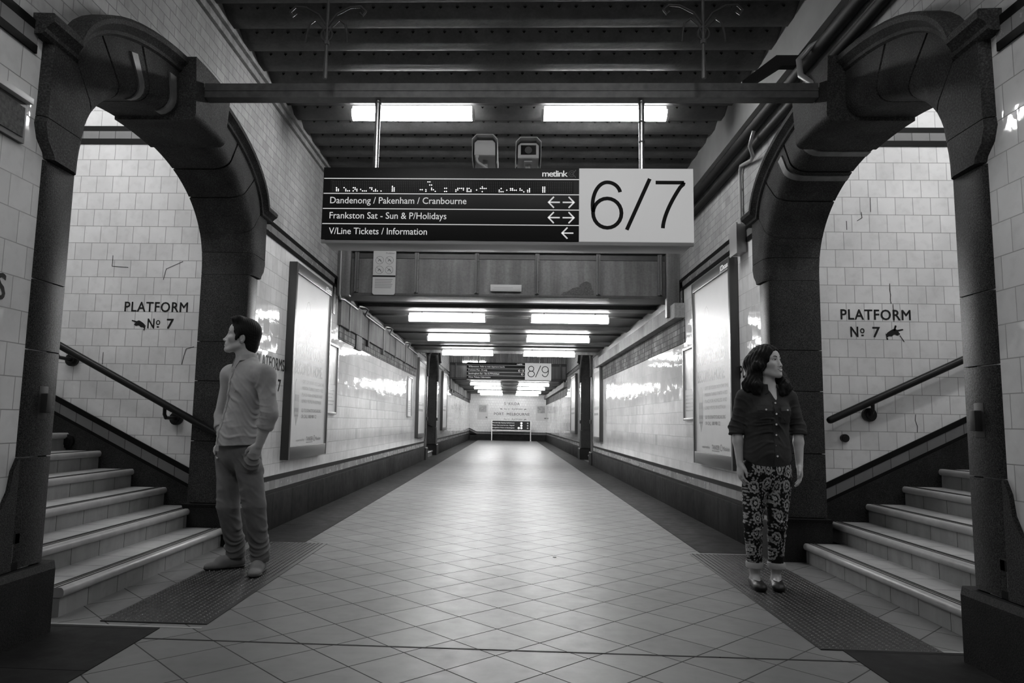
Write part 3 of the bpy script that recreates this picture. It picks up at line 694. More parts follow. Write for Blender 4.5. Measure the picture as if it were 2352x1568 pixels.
lr = {-1: 'left', 1: 'right'}
for s in (-1, 1): light(XC + s*.955, 6.82, 4.1, 'bright light behind the 6/7 sign, the %s one of the pair' % lr[s]); light(XC + s*.955, 23.5, 4.1, 'hidden light above the distant sign, the %s one' % lr[s])
for r, (y, nm) in enumerate(((11.15, 'nearest'), (13.85, 'middle'), (16.9, 'farthest'))):
    for s in (-1, 1): light(XC + s*.965 + .02, y, 2.675, 'light beyond the girder, %s row before the 8/9 sign, %s of the pair' % (nm, lr[s]))
for r, (y, nm) in enumerate(((28.6, 'first'), (31.9, 'second'), (35.8, 'third'), (38.9, 'last'))):
    for s in (-1, 1): light(XC + s*.965 + .07, y, 2.56, 'distant light beyond the 8/9 sign, %s row, %s of the pair' % (nm, lr[s]))
light(-1.35, 27.325, 3.333, 'small distant light just above the 8/9 sign').scale = (.72, .4, .45)
SL = lamp('stair_lamp')
SL['group'] = 'lights over the stairs'
NL = lamp('near_lamp')
for s in (-1, 1):
    o = NL if s < 0 else copy_tree(NL); o.location = (XC + s*.955, 1.5, 4.1); o['label'] = 'light above the viewer, the %s one of the pair' % lr[s]
sfirst = True
for s in (-1, 1):
    for i, yc in enumerate(OPEN[s]):
        for u, z in ((1.2, 4.4), (2.7, 4.93), (4.6, 5.3)):  # upper two tubes are added to brighten treads and even out the walls
            o = SL if sfirst else copy_tree(SL); sfirst = False
            o.location = (X(s, u), yc, z); o.rotation_euler = (0, (-s*math.atan(.41) if 2 < u < 3 else 0), 0); o['label'] = 'hidden light over the %s %s stairs, %s' % ('far' if i else 'near', side[s], 'lowest' if u < 1.4 else 'middle' if u < 3 else 'highest one, added fill'); o['group'] = 'lights over the stairs'
# ------------------------------------------------------------------ cameras over the sign
def cctv(x, front, y0, z0, label):
    g = empty('security_camera', (x, y0, z0), label, 'camera', 'security cameras above the 6/7 sign')
    W, H, L = .076, .112, .44
    def sec(dy, k=1.0): return [(x + a*k, y0+dy, z0 + b*k) for a, b in ((-W, 0), (W, 0), (W, H-.02), (W-.02, H), (-W+.02, H), (-W, H-.02))]
    q = MB(); q.loft([sec(.02), sec(L)]); q.build('housing', M['cctv_under'], g, bevel=.002)
    q = MB(); q.loft([sec(0), sec(.022)]); fr = q.build('front_plate' if front else 'rear_plate', M['cctv_shell'], g, bevel=.003)
    o1 = [(-W-.016, -.035), (-W-.016, H-.008), (-W+.016, H+.026), (W-.016, H+.026), (W+.016, H-.008), (W+.016, -.035)]; o2 = [(a*.955, b - (.005 if b > 0 else 0)) for a, b in o1]
    q = MB(); pr = o1 + o2[::-1]
    q.loft([[(x + a, y0-.05 + (0 if b > -.03 else .07), z0 + b) for a, b in pr], [(x + a, y0+L+.03, z0 + b) for a, b in pr]]); q.build('sunshield', M['cctv_shell'], g, angle=20)
    if front:
        q = MB(); q.box(x-.055, x+.055, y0-.003, y0+.004, z0+.024, z0+.094); wn = q.build('window', M['dark_glass'], fr)
        q = MB(); q.tube([(x, y0-.0035, z0+.057), (x, y0-.006, z0+.057)], .026, 24); q.build('lens_ring', M['iron'], wn)
        q = MB(); q.box(x-.018, x+.018, y0+.08, y0+.2, z0-.1, z0); q.box(x-.03, x+.03, y0+.03, y0+.25, z0-.02, z0-.0); q.build('mount', M['cctv_under'], g, bevel=.003)
    else:
        q = MB(); q.tube([(x-.055, y0-.012, z0-.005), (x-.055, y0-.014, z0-.04), (x-.045, y0-.012, z0-.06), (x+.0, y0+.0, z0-.085), (x+.05, y0+.02, z0-.12), (x+.075, y0+.03, z0-.16), (x+.078, y0+.02, z0-.24)], .009, 10); q.cyl((x-.055, y0-.012, z0-.002), (x-.055, y0-.012, z0-.025), .013, 14); q.build('cable', M['cctv_shell'], g)
        q = MB(); q.box(x-.018, x+.018, y0+.1, y0+.22, z0-.12, z0); q.build('mount', M['cctv_under'], g, bevel=.003)
    q = MB(); q.box(x-.02, x+.02, y0-.16, y0+.2, z0-.2, z0-.09) if False else q.tube([(x, y0+.14, z0-.08), (x, y0+.14, z0-.2), (x, y0-.2, z0-.235)], .014, 8); q.build('bracket_arm', M['cctv_under'], g)
    return g
cctv(-.2, False, 4.98, 2.985, 'security camera seen from behind with a looping cable'); cctv(.115, True, 4.98, 2.965, 'security camera with a dark square window facing the viewer')
# ------------------------------------------------------------------ posters on the passage walls
def poster(s, y0, y1, z0, z1, label, kind, depth=.085):
    "Plane a runs 0..W the way the poster reads"
    W, H = y1-y0, z1-z0
    if s < 0: p = Plane((X(s, 0), y0, z0), (0, 1, 0))
    else: p = Plane((X(s, 0), y1, z0), (0, -1, 0))
    g = empty('framed_poster', (X(s, 0), (y0+y1)/2, z0), label, 'poster', 'framed posters along the walls')
    big = kind == 'car'
    fw, fb, ft = (.055, .13, .11) if big else ((.03, .03, .03) if kind == 'small' else (.05, .1, .08))
    q = MB(); p.box(q, 0, fw, 0, H, .002, depth); p.box(q, W-fw, W, 0, H, .002, depth); p.box(q, fw, W-fw, 0, fb, .002, depth); p.box(q, fw, W-fw, H-ft, H, .002, depth)
    fr = q.build('frame', M['frame_dark'] if kind != 'small' else M['frame_grey'], g, bevel=.006)
    q = MB(); p.box(q, fw, W-fw, fb, H-ft, .002, depth-.02); sh = q.build('sheet', M['poster'], g, smooth=False)
    if kind != 'small':
        e = .012
        for a0, a1, b0, b1 in ((fw, fw+e, fb, H-ft), (W-fw-e, W-fw, fb, H-ft)): q = MB(); p.box(q, a0, a1, b0, b1, depth-.02, depth-.008); q.build('frame_bead', M['frame_grey'], fr, smooth=False)
    d = depth-.019
    if big:
        q = MB(); p.text(q, 'YOUR CAR COULD', .16, 1.08, .125, W-.42, d, offset=.03); p.text(q, 'BECOME A HOME.', .16, .89, .125, W-.42, d, offset=.03); q.build('headline', M['poster_ink'], sh, smooth=False, label='grey headline reading YOUR CAR COULD BECOME A HOME.')
        q = MB()
        for i, t in enumerate(('GIFT OF YOUR OLD CAR THE', 'MISSION TURNS IT INTO A BED', 'PLACE FOR HOMELESS AND', 'LONELY PEOPLE IN AUSTRALIA.')): p.text(q, t, .45, .80-.07*i, .036, (W-.62)*(1, .98, .95, .9)[i], d, offset=.006)
        q.build('body_text', M['poster_faint'], sh, smooth=False)
        q = MB(); p.text(q, 'GO TO DONATEYOURCAR.ORG', .45, .49, .036, (W-.72), d, offset=.012); p.text(q, 'OR CALL 1800 900 122', .45, .425, .036, (W-.9), d, offset=.012)
        p.text(q, 'supported by', .30, .18, .025, .3, d); p.text(q, 'TANKER', .68, .175, .045, .27, d, offset=.02); p.stroke(q, [(.68, .16), (.95, .16)], .008, d); p.text(q, 'Mission', 1.06, .175, .04, .22, d, offset=.01); p.stroke(q, [(1.01 + .028*math.cos(k*.5), .2 + .03*math.sin(k*.5)) for k in range(12)], .01, d)
        q.build('small_print', M['poster_ink'], sh, smooth=False)
        q = MB(); p.poly(q, [(.19, .78), (.23, .83), (.29, .84), (.34, .80), (.35, .7), (.35, .48), (.32, .42), (.27, .345), (.235, .42), (.19, .48)], d-.001, d); q.build('badge', M['poster_faint'], sh, smooth=False)
        q = MB()
        for b0, b1 in ((.6, .67), (.49, .53), (.44, .46)): p.box(q, .205, .335, b0, b1, d, d+.001)
        q.build('badge_print', M['poster_ink'], sh, smooth=False)
        random.seed(4+s); q = MB()
        for k in range(7):
            a, b = .35 + .13*k + random.uniform(-.05, .05), 1.33 + random.uniform(-.05, .12)
            p.stroke(q, [(a + .09*math.cos(t*.7 + k)*(1 - t*.05), b + .1*math.sin(t*.9 + k)) for t in range(9)], .012, d)
        p.stroke(q, [(.55 + .1*math.cos(t*.5), 1.5 + .2*math.sin(t*.5)) for t in range(13)], .014, d); q.build('line_drawing', M['poster_faint'], sh, smooth=False)
        q = MB(); p.text(q, 'JCDecaux', W-.30, H-.085, .05, .26, depth+.001, offset=.02) if s > 0 else p.text(q, 'JCDecaux', W-.33, H-.085, .05, .26, depth+.001, offset=.02); q.build('maker_lettering', M['white_print'], fr, smooth=False)
        e0 = Plane(p.at(0 if s < 0 else W, H-.2, .02), -p.n if s < 0 else p.n, (0, 0, 1))
        q = MB(); p.box(q, W-.02, W+.012, .5, .62, .02, depth-.01); q.build('frame_lock', M['iron'], fr, smooth=False)
    elif kind == 'small':
        q = MB(); p.box(q, .05, W-.05, H*.42, H-.08, d-.001, d); q.build('picture', M['poster_art'], sh, smooth=False)
        q = MB()
        for i in range(5): p.box(q, .08, W-.1-.05*(i % 3), H*.33-.045*i, H*.33-.045*i+.014, d-.001, d)
        q.build('small_print', M['poster_faint'], sh, smooth=False)
    else:
        q = MB(); p.box(q, .12, W-.12, H*.55, H-.2, d-.001, d); q.build('picture', M['poster_faint'], sh, smooth=False)
        q = MB(); p.box(q, .2, W-.3, H*.4, H*.44, d-.001, d); p.box(q, .2, W-.4, H*.33, H*.36, d-.001, d); q.build('headline', M['poster_ink'], sh, smooth=False)
    return g
poster(-1, 7.17, 8.68, .645, 2.68, 'large dark-framed car poster on the left wall, behind the man', 'car'); poster(1, 6.86, 8.3, .655, 2.70, 'large dark-framed car poster on the right wall, behind the woman', 'car')
poster(-1, 8.74, 9.36, 1.125, 2.03, 'small silver-framed poster just past the left car poster', 'small', .03); poster(1, 8.38, 9.0, 1.13, 2.02, 'small silver-framed poster just past the right car poster', 'small', .03)
poster(-1, 16.0, 16.7, 1.14, 2.06, 'small distant pale poster before the far left archway', 'small', .03)
poster(-1, 17.5, 18.95, .645, 2.62, 'distant tall poster on the left wall before the far archway', 'tall', .085); poster(1, 16.75, 18.1, .66, 2.52, 'distant tall poster on the right wall before the far archway', 'tall', .085)
poster(-1, 24.0, 25.7, .745, 2.74, 'farthest tall poster on the left wall past the far archway', 'tall', .085); poster(1, 22.9, 24.6, .735, 2.66, 'farthest tall poster on the right wall past the far archway', 'tall', .085)
for x0, x1, nm in ((-1.83, -1.2, 'left'), (1.58, 2.22, 'right')):
    g = empty('framed_poster', ((x0+x1)/2, 42, 1.18), 'small poster on the far end wall, the %s one' % nm, 'poster', 'framed posters along the walls')
    q = MB(); q.box(x0, x1, 41.97, 42, 1.18, 2.08); sh = q.build('sheet', M['poster'], g); q = MB(); q.box(x0+.1, x1-.1, 41.965, 41.98, 1.62, 2.02); q.build('picture', M['poster_art'], g); q = MB(); q.box(x1-.14, x1-.04, 41.965, 41.98, 1.28, 1.36); q.build('corner_mark', M['poster_ink'], g)
# ------------------------------------------------------------------ notices on the girder
p = Plane((-1.815, 9.194, 2.70), (1, 0, 0)); g = empty('prohibition_notice', (-1.66, 9.18, 2.7), 'white notice board with four round prohibition symbols on the girder', 'sign')
W, H = .30, .6; q = MB(); p.poly(q, [(.02, 0), (W-.02, 0), (W, .02), (W, H-.02), (W-.02, H), (.02, H), (0, H-.02), (0, .02)], -.005, .005); b = q.build('board', M['paper'], g)
q = MB(); p.box(q, .0, W, .235, .258, .005, .0062)
for a, c in ((.085, .46), (.215, .46), (.085, .33), (.215, .33)):
    p.stroke(q, [(a + .052*math.cos(t*PI/12), c + .052*math.sin(t*PI/12)) for t in range(25)], .003, .0064); p.stroke(q, [(a-.037, c+.037), (a+.037, c-.037)], .003, .0066)
    p.stroke(q, [(a-.02, c-.015), (a+.0, c+.012), (a+.022, c-.012)], .006, .0062)
q.build('symbols', M['black_print'], b, smooth=False)
q = MB(); p.text(q, 'Prohibited', .17, .545, .022, .11, .0064, offset=.02)
for i in range(6): p.box(q, .03, W-.035-.01*(i % 3), .20-.022*i, .207-.022*i, .005, .0062)
q.build('notice_text', M['grey_print'], b, smooth=False)
o = MB(); p = Plane((-.265, 9.27, 2.775), (1, 0, 0)); p.box(o, 0, .41, 0, .09, -.002, .012); o = o.build('number_plate', M['paper'], None, bevel=.004); o.name = 'clearance_plate'; tag(o, 'blank white strip plate on the middle of the girder', 'sign')
q = MB(); p.box(q, .02, .39, .012, .02, .0122, .0126); p.box(q, .05, .3, .045, .052, .0122, .0126); q.build('faint_lettering', M['poster_faint'], o, smooth=False)
# ------------------------------------------------------------------ standing board at the end of the passage
g = empty('direction_board', (.17, 41.2, 0), 'distant black direction board on two posts at the end of the passage', 'sign')
p = Plane((-.96, 41.2, 0), (1, 0, 0)); q = MB(); p.box(q, 0, 2.24, .64, 1.13, -.04, 0); b = q.build('board', M['sign_black'], g)
q = MB()
for a in (-.02, 2.2): p.box(q, a, a+.06, 0, 1.16, -.05, .01)
p.box(q, 0, 2.24, .56, .62, -.04, 0); q.build('post_frame', M['stainless'], g)
q = MB()
for i, t in enumerate(('Hurstbridge Epping Upfield Line', 'Metro City Loop Services  Flagstaff', 'Craigieburn Trains to Sandringham')):
    p.text(q, t, .05, 1.0-.14*i, .05, 1.25, .002, offset=.005)
    for a in ((1.7,) if i < 2 else (1.55, 1.7)): p.disc(q, a, 1.02-.14*i, .065, .002)
    arrow(p, q, 2.05, 1.02-.14*i, .04, 1, .015, .002)
q.build('destination_lettering', M['white_print'], b, smooth=False)
# ------------------------------------------------------------------ tactile mats
def mat_pad(x0, x1, y0, y1, label):
    q = MB(); q.box(x0, x1, y0, y1, 0, .006); o = q.build('tactile_mat', M['mat'], None, bevel=.002); tag(o, label, 'floor mat', 'tactile mats at the foot of the stairs')
    q = MB(); nx, ny = int((x1-x0)/.034), int((y1-y0)/.034)
    for i in range(nx):
        for j in range(ny):
            x, y = x0 + .02 + i*.034, y0 + .02 + j*.034
            a = [(x + .009*math.cos(k*PI/3), y + .009*math.sin(k*PI/3), .0055) for k in range(6)]; b = [(x + .005*math.cos(k*PI/3), y + .005*math.sin(k*PI/3), .0105) for k in range(6)]
            q.loft([a, b])
    q.build('studs', M['mat'], o, kind='stuff', angle=60)
mat_pad(-2.105, -1.54, 3.765, 6.24, 'dark studded mat under the man at the left stairs'); mat_pad(1.53, 2.118, 3.675, 6.2, 'dark studded mat under the woman at the right stairs')
# ------------------------------------------------------------------ pipes and fittings
def cable(name, path, r, mat, label, cat, clips=()):
    o = MB().tube(path, r, 10).build(name, M[mat], None, angle=70); tag(o, label, cat)
    for c in clips:
        q = MB(); q.box(c[0]-.012, c[0]+.012, c[1]-.012, c[1]+.012, c[2]-.015, c[2]+.015); q.build('pipe_clip', M[mat], o)
    return o
XR, XL = X(1, 0), X(-1, 0)
cable('wall_pipe', [(XR-.05, 3.0, 3.72), (XR-.05, 9.25, 3.72)], .045, 'conduit_dark', 'thick dark pipe along the top of the right wall', 'pipe')
cable('wall_pipe', [(XR-.04, 3.0, 3.56), (XR-.04, 9.25, 3.56)], .035, 'conduit_dark', 'thinner dark pipe below the thick one on the right wall', 'pipe')
cable('conduit', [(XR-.1, 6.05, 3.62), (XR-.13, 6.07, 3.50), (XR-.06, 6.2, 3.45), (XR-.035, 6.32, 3.46), (XR-.03, 6.62, 3.52), (XR-.025, 6.66, 3.49), (XR-.025, 6.67, 3.40), (XR-.025, 6.67, 2.95)], .016, 'conduit', 'pale conduit dropping to the junction box on the right wall', 'conduit', [(XR-.02, 6.67, 3.3), (XR-.02, 6.67, 3.1), (XR-.02, 6.5, 3.5)])
g = empty('junction_box', (XR, 6.67, 2.68), 'grey junction box above the right car poster', 'electrical box'); MB().box(XR-.09, XR, 6.58, 6.78, 2.68, 2.95).build('box_body', M['conduit'], g, bevel=.006); MB().box(XR-.1, XR-.088, 6.57, 6.79, 2.67, 2.96).build('cover', M['conduit'], g, bevel=.003)
cable('conduit', [(XR-.05, 4.62, 3.30), (XR-.16, 4.72, 3.40), (XR-.18, 4.85, 3.52), (XR-.17, 4.9, 3.66), (XR-.1, 4.86, 3.74), (XR-.03, 4.8, 3.76)], .02, 'conduit', 'bent pale conduit above the right archway keystone', 'conduit')
o = MB().prism([(1.98, 5.2, 3.86), (1.72, 5.2, 3.655), (1.72, 5.2, 3.58), (2.02, 5.2, 3.78), (2.19, 5.2, 3.78), (2.19, 5.2, 3.86)], (0, .07, 0)).build('brace', M['conduit_dark'], None); o.name = 'wall_brace'; tag(o, 'dark cranked steel brace high on the right wall', 'brace')
cable('conduit', [(XL+.05, 9.16, 3.4), (XL+.05, 9.16, 2.7), (XL+.055, 9.2, 2.64), (XL+.06, 9.4, 2.665)] + sum([[(XL+.06, y-.35, 2.665), (XL+.07, y-.3, 2.72), (XL+.13, y-.1, 2.74), (XL+.13, y+.12, 2.74), (XL+.08, y+.16, 2.68), (XL+.06, y+.25, 2.665)] for y in (10.6, 12.9, 15.35)], []) + [(XL+.06, 17.2, 2.66)], .014, 'conduit', 'pale conduit along the concrete ledge of the left wall, looping over the beams', 'conduit')
def gas_bracket(x, y, label):
    g = empty('ceiling_bracket', (x, y, 4.19), label, 'ceiling bracket', 'old wrought iron brackets under the ceiling')
    z0 = 3.30; q = MB(); q.tube([(x, y, z0), (x, y, z0+.01), (x, y, z0+.25), (x, y, 4.4)], [.013, .015, .010, .010], 8); q.build('drop_rod', M['channel'], g)
    q = MB(); q.tube([(x + .036*math.cos(t*PI/10), y, z0 + .305 + .045*math.sin(t*PI/10)) for t in range(21)], .008, 6); q.build('ring', M['iron'], g)
    for e in (-1, 1):
        q = MB(); q.tube([(x, y, z0+.28), (x + e*.03, y, z0+.36), (x + e*.08, y, z0+.41), (x + e*.12, y, z0+.38), (x + e*.135, y, z0+.31), (x + e*.14, y, z0+.25)], .007, 6); q.build('hook_arm', M['iron'], g)
        q = MB(); q.tube([(x, y, z0+.36), (x + e*.06, y, z0+.45), (x + e*.15, y, z0+.50), (x + e*.22, y, z0+.505), (x + e*.255, y, z0+.47), (x + e*.235, y, z0+.44), (x + e*.215, y, z0+.46)], .009, 6); q.build('scroll_arm', M['iron'], g)
    q = MB(); q.cyl((x, y, z0+.235), (x, y, z0+.26), .02, 10); q.build('collar', M['channel'], g)
gas_bracket(-1.245, 4.45, 'wrought iron ceiling bracket above the left of the steel channel'); gas_bracket(1.23, 4.45, 'wrought iron ceiling bracket above the right of the steel channel')
g = empty('wall_plaque', (XL, 2.98, 2.32), 'small framed plaque at the upper left edge, beside the near archway', 'plaque')
q = MB(); q.box(XL, XL+.02, 2.7, 3.11, 2.31, 2.50); q.build('back_plate', M['iron'], g, bevel=.003); q = MB(); q.box(XL+.018, XL+.026, 2.74, 3.09, 2.335, 2.475); q.build('picture', M['rust'], g)
q = MB(); q.box(XL, XL+.05, 2.7, 3.11, 2.50, 2.53); q.build('ledge', M['poster'], g, bevel=.004)
q = MB(); q.cyl((2.83, 6.2, .99), (2.83, 6.17, .99), .034, 16); q.cyl((2.83, 6.172, .99), (2.83, 6.165, .99), .02, 12); o = q.build('wall_stud', M['rail'], None); tag(o, 'round black wall fitting below the right handrail end', 'wall fitting')
q = MB(); q.cyl((-3.86, 6.2, .83), (-3.86, 6.15, .83), .06, 16); q.cyl((-3.86, 6.152, .83), (-3.86, 6.14, .83), .035, 12); o = q.build('wall_stud', M['rail'], None); tag(o, 'round black wall fitting low beside the left stairs', 'wall fitting')
q = MB(); q.tube([(1.64+.3, 3.0, .004)], .01, 6) if False else q.cyl((.385, 5.9, .0), (.385, 5.9, .004), .014, 10); o = q.build('floor_stud', M['iron'], None); tag(o, 'tiny dark stud in the middle of the tiled floor', 'floor stud')
# ------------------------------------------------------------------ people: smooth solid modelling on a grid
V3 = lambda *a: np.array(a, np.float64)
def unit(v): v = np.asarray(v, float); return v/np.linalg.norm(v)
class Cone:
    "tapered limb between two joints"
    def __init__(s, a, b, r1, r2): s.a, s.b, s.r1, s.r2 = map(lambda q: np.asarray(q, float), (a, b, r1, r2)); m = max(r1, r2); s.lo = np.minimum(s.a, s.b)-m; s.hi = np.maximum(s.a, s.b)+m
    def __call__(s, x, y, z):
        d = s.b-s.a; L = d@d; px, py, pz = x-s.a[0], y-s.a[1], z-s.a[2]
        t = np.clip((px*d[0]+py*d[1]+pz*d[2])/L, 0, 1)
        return np.sqrt((px-t*d[0])**2+(py-t*d[1])**2+(pz-t*d[2])**2) - (s.r1 + (s.r2-s.r1)*t)
class Ell:
    "ellipsoid with its own axes (rows of R)"
    def __init__(s, c, r, R=None):
        s.c = np.asarray(c, float); s.r = np.asarray(r, float); s.R = np.eye(3) if R is None else np.asarray(R, float)
        e = np.sqrt(((s.R.T*s.r)**2).sum(1)); s.lo = s.c-e; s.hi = s.c+e
    def __call__(s, x, y, z):
        p = (x-s.c[0], y-s.c[1], z-s.c[2]); k0 = 0; k1 = 0
        for i in range(3):
            q = (p[0]*s.R[i,0]+p[1]*s.R[i,1]+p[2]*s.R[i,2])/s.r[i]; k0 = k0 + q*q; k1 = k1 + (q/s.r[i])**2
        k0 = np.sqrt(k0); return k0*(k0-1)/np.maximum(np.sqrt(k1), 1e-6)
class Solid:
    def __init__(s, lo, hi, h, zfine=()):
        s.x = np.arange(lo[0], hi[0], h); s.y = np.arange(lo[1], hi[1], h)
        z = [lo[2]]
        while z[-1] < hi[2]: z.append(z[-1] + next((f for a, b, f in zfine if a <= z[-1] < b), h))
        s.z = np.array(z); s.D = np.full((len(s.x), len(s.y), len(s.z)), .5, np.float32)
    def sl(s, p, pad):
        r = []
        for ax, g in enumerate((s.x, s.y, s.z)):
            i0, i1 = np.searchsorted(g, [p.lo[ax]-pad, p.hi[ax]+pad]); r.append(slice(max(i0-1, 0), i1+1))
        return tuple(r)
    def ev(s, p, S):
        return p(s.x[S[0]][:, None, None].astype(np.float32), s.y[S[1]][None, :, None].astype(np.float32), s.z[S[2]][None, None, :].astype(np.float32))
    def add(s, p, k=.02):
        S = s.sl(p, k+.012); 
        if s.D[S].size == 0: return s
        a, b = s.D[S], s.ev(p, S); hh = np.clip(.5+.5*(b-a)/k, 0, 1); s.D[S] = b*(1-hh)+a*hh - k*hh*(1-hh); return s
    def sub(s, p, k=.01):
        S = s.sl(p, k+.012)
        if s.D[S].size == 0: return s
        a, b = s.D[S], -s.ev(p, S); hh = np.clip(.5-.5*(b-a)/k, 0, 1); s.D[S] = b*(1-hh)+a*hh + k*hh*(1-hh); return s
    def cut(s, o, n, k=.004):
        "keep what lies behind the plane through o facing n"
        n = unit(n); b = ((s.x-o[0])[:, None, None]*n[0] + (s.y-o[1])[None, :, None]*n[1] + (s.z-o[2])[None, None, :]*n[2]).astype(np.float32)
        a = s.D; hh = np.clip(.5-.5*(b-a)/k, 0, 1); s.D = (b*(1-hh)+a*hh + k*hh*(1-hh)).astype(np.float32); return s
    def grid(s): return s.x[:, None, None].astype(np.float32), s.y[None, :, None].astype(np.float32), s.z[None, None, :].astype(np.float32)
    def mesh(s):
        D = s.D; I = D < 0
        nx, ny, nz = D.shape
        cnt = np.zeros((nx-1, ny-1, nz-1), np.int8)
        for a in (0, 1):
            for b in (0, 1):
                for c in (0, 1): cnt += I[a:nx-1+a, b:ny-1+b, c:nz-1+c]
        act = np.argwhere((cnt > 0) & (cnt < 8)); idx = np.full((nx-1, ny-1, nz-1), -1, np.int64); idx[act[:,0], act[:,1], act[:,2]] = np.arange(len(act))
        acc = np.zeros((len(act), 3)); num = np.zeros(len(act)); G3 = (s.x, s.y, s.z)
        cor = [(a, b, c) for a in (0, 1) for b in (0, 1) for c in (0, 1)]
        for p in cor:
            for ax in range(3):
                if p[ax]: continue
                q = list(p); q[ax] = 1
                i0 = act+np.array(p); i1 = act+np.array(q); d0 = D[i0[:,0], i0[:,1], i0[:,2]]; d1 = D[i1[:,0], i1[:,1], i1[:,2]]
                m = (d0 < 0) != (d1 < 0); t = np.where(m, d0/np.where(m, d0-d1, 1), 0)
                c0 = np.stack([G3[k][i0[:,k]] for k in range(3)], 1); c1 = np.stack([G3[k][i1[:,k]] for k in range(3)], 1)
                acc += np.where(m[:, None], c0+(c1-c0)*t[:, None], 0); num += m
        v = acc/num[:, None]; F = []
        for ax in range(3):
            sh = [slice(1, -1)]*3; sh[ax] = slice(0, -1); s2 = [slice(1, -1)]*3; s2[ax] = slice(1, None)
            A = I[tuple(sh)]; B = I[tuple(s2)]; e = np.argwhere(A != B); 
            off = np.array([1, 1, 1]); off[ax] = 0; e = e+off; fl = I[e[:,0], e[:,1], e[:,2]]
            u, w_ = [k for k in range(3) if k != ax]
            def at(du, dw):
                q = e.copy(); q[:, u] -= du; q[:, w_] -= dw; return idx[q[:,0], q[:,1], q[:,2]]
            f = np.stack([at(1,1), at(0,1), at(0,0), at(1,0)], 1)
            flip = fl if ax != 1 else ~fl
            f = np.where(flip[:, None], f, f[:, ::-1]); F.append(f)
        return v, np.concatenate(F)
def solid_obj(sd, name, mat, parent, smooth_iter=2, label=None):
    v, f = sd.mesh()
    if smooth_iter:
        E = np.concatenate([f[:, [0,1]], f[:, [1,2]], f[:, [2,3]], f[:, [3,0]]])
        for it in range(smooth_iter):
            a = np.zeros_like(v); n = np.zeros(len(v)); np.add.at(a, E[:,0], v[E[:,1]]); np.add.at(n, E[:,0], 1); np.add.at(a, E[:,1], v[E[:,0]]); np.add.at(n, E[:,1], 1)
            v = v + .5*(a/n[:, None]-v)
    me = bpy.data.meshes.new(name); o = bpy.data.objects.new(name, me); COL.objects.link(o)
    wi = np.array(world_of(parent).inverted()); v = v@wi[:3,:3].T + wi[:3,3]
    me.vertices.add(len(v)); me.vertices.foreach_set('co', v.astype(np.float32).ravel()); me.loops.add(len(f)*4); me.loops.foreach_set('vertex_index', f.astype(np.int32).ravel())
    me.polygons.add(len(f)); me.polygons.foreach_set('loop_start', np.arange(len(f), dtype=np.int32)*4); me.polygons.foreach_set('use_smooth', np.ones(len(f), bool)); me.update(calc_edges=True); me.validate()
    me.materials.append(mat); o.parent = parent
    if label: o['label'] = label
    return o
class Frame:
    "a head or foot frame: left, forward, up"
    def __init__(s, o, fwd, pitch=0, roll=0, k=1.0):
        f = unit(fwd); l = np.cross((0,0,1), f); l = unit(l); u = np.array([0,0,1.]); c, sn = math.cos(pitch), math.sin(pitch)
        s.f = f*c + u*sn; s.u = u*c - f*sn; s.l = l
        if roll: c, sn = math.cos(roll), math.sin(roll); s.l, s.u = s.l*c + s.u*sn, s.u*c - s.l*sn
        s.o = np.asarray(o, float); s.k = k; s.R = np.stack([s.l, s.f, s.u])
    def at(s, a, b, c): return s.o + s.k*(s.l*a + s.f*b + s.u*c)
    def ell(s, c, r): return Ell(s.at(*c), np.array(r)*s.k, s.R)
    def cone(s, a, b, r1, r2): return Cone(s.at(*a), s.at(*b), r1*s.k, r2*s.k)
def head_into(S, F, female=False):
    A = S.add
    A(F.ell((0, .008, .052), (.073, .096, .086)), .02); A(F.ell((0, .04, -.012), (.061, .062, .078)), .02)
    A(F.ell((0, .062, .045), (.058, .04, .05)), .02)
    w = .9 if female else 1.0
    for e in (-1, 1):
        A(F.cone((e*.056*w, .005, -.045), (e*.022*w, .07, -.088), .019, .017), .025)
        A(F.ell((e*.044, .066, -.012), (.024, .024, .02)), .02)
        S.sub(F.ell((e*.033, .108, .017), (.018, .014, .011)), .016)
        A(F.ell((e*.031, .0815, .014), (.0155, .0135, .0105)), .006)
        A(F.ell((e*.0765, -.006, .0), (.011, .018, .030)), .006); S.sub(F.ell((e*.086, -.002, .004), (.0085, .0105, .0175)), .003); A(F.ell((e*.078, .004, -.004), (.006, .005, .008)), .003)
        A(F.cone((e*.012, .09, .032), (e*.045, .082, .034), .010, .008), .014)
    A(F.ell((0, .083, -.09), (.022, .019, .017)), .022)
    A(F.cone((0, .097, .018), (0, .113 if not female else .108, -.028), .007, .0105), .013); A(F.ell((0, .117 if not female else .112, -.030), (.0115, .011, .009)), .008)
    for e in (-1, 1): A(F.ell((e*.0125, .104, -.034), (.0085, .01, .0075)), .006)
    A(F.ell((0, .088, -.056), (.03, .014, .022)), .018)
    A(F.ell((0, .101, -.053), (.024, .0075, .006)), .006); A(F.ell((0, .099, -.066), (.02, .0085, .0065)), .006)
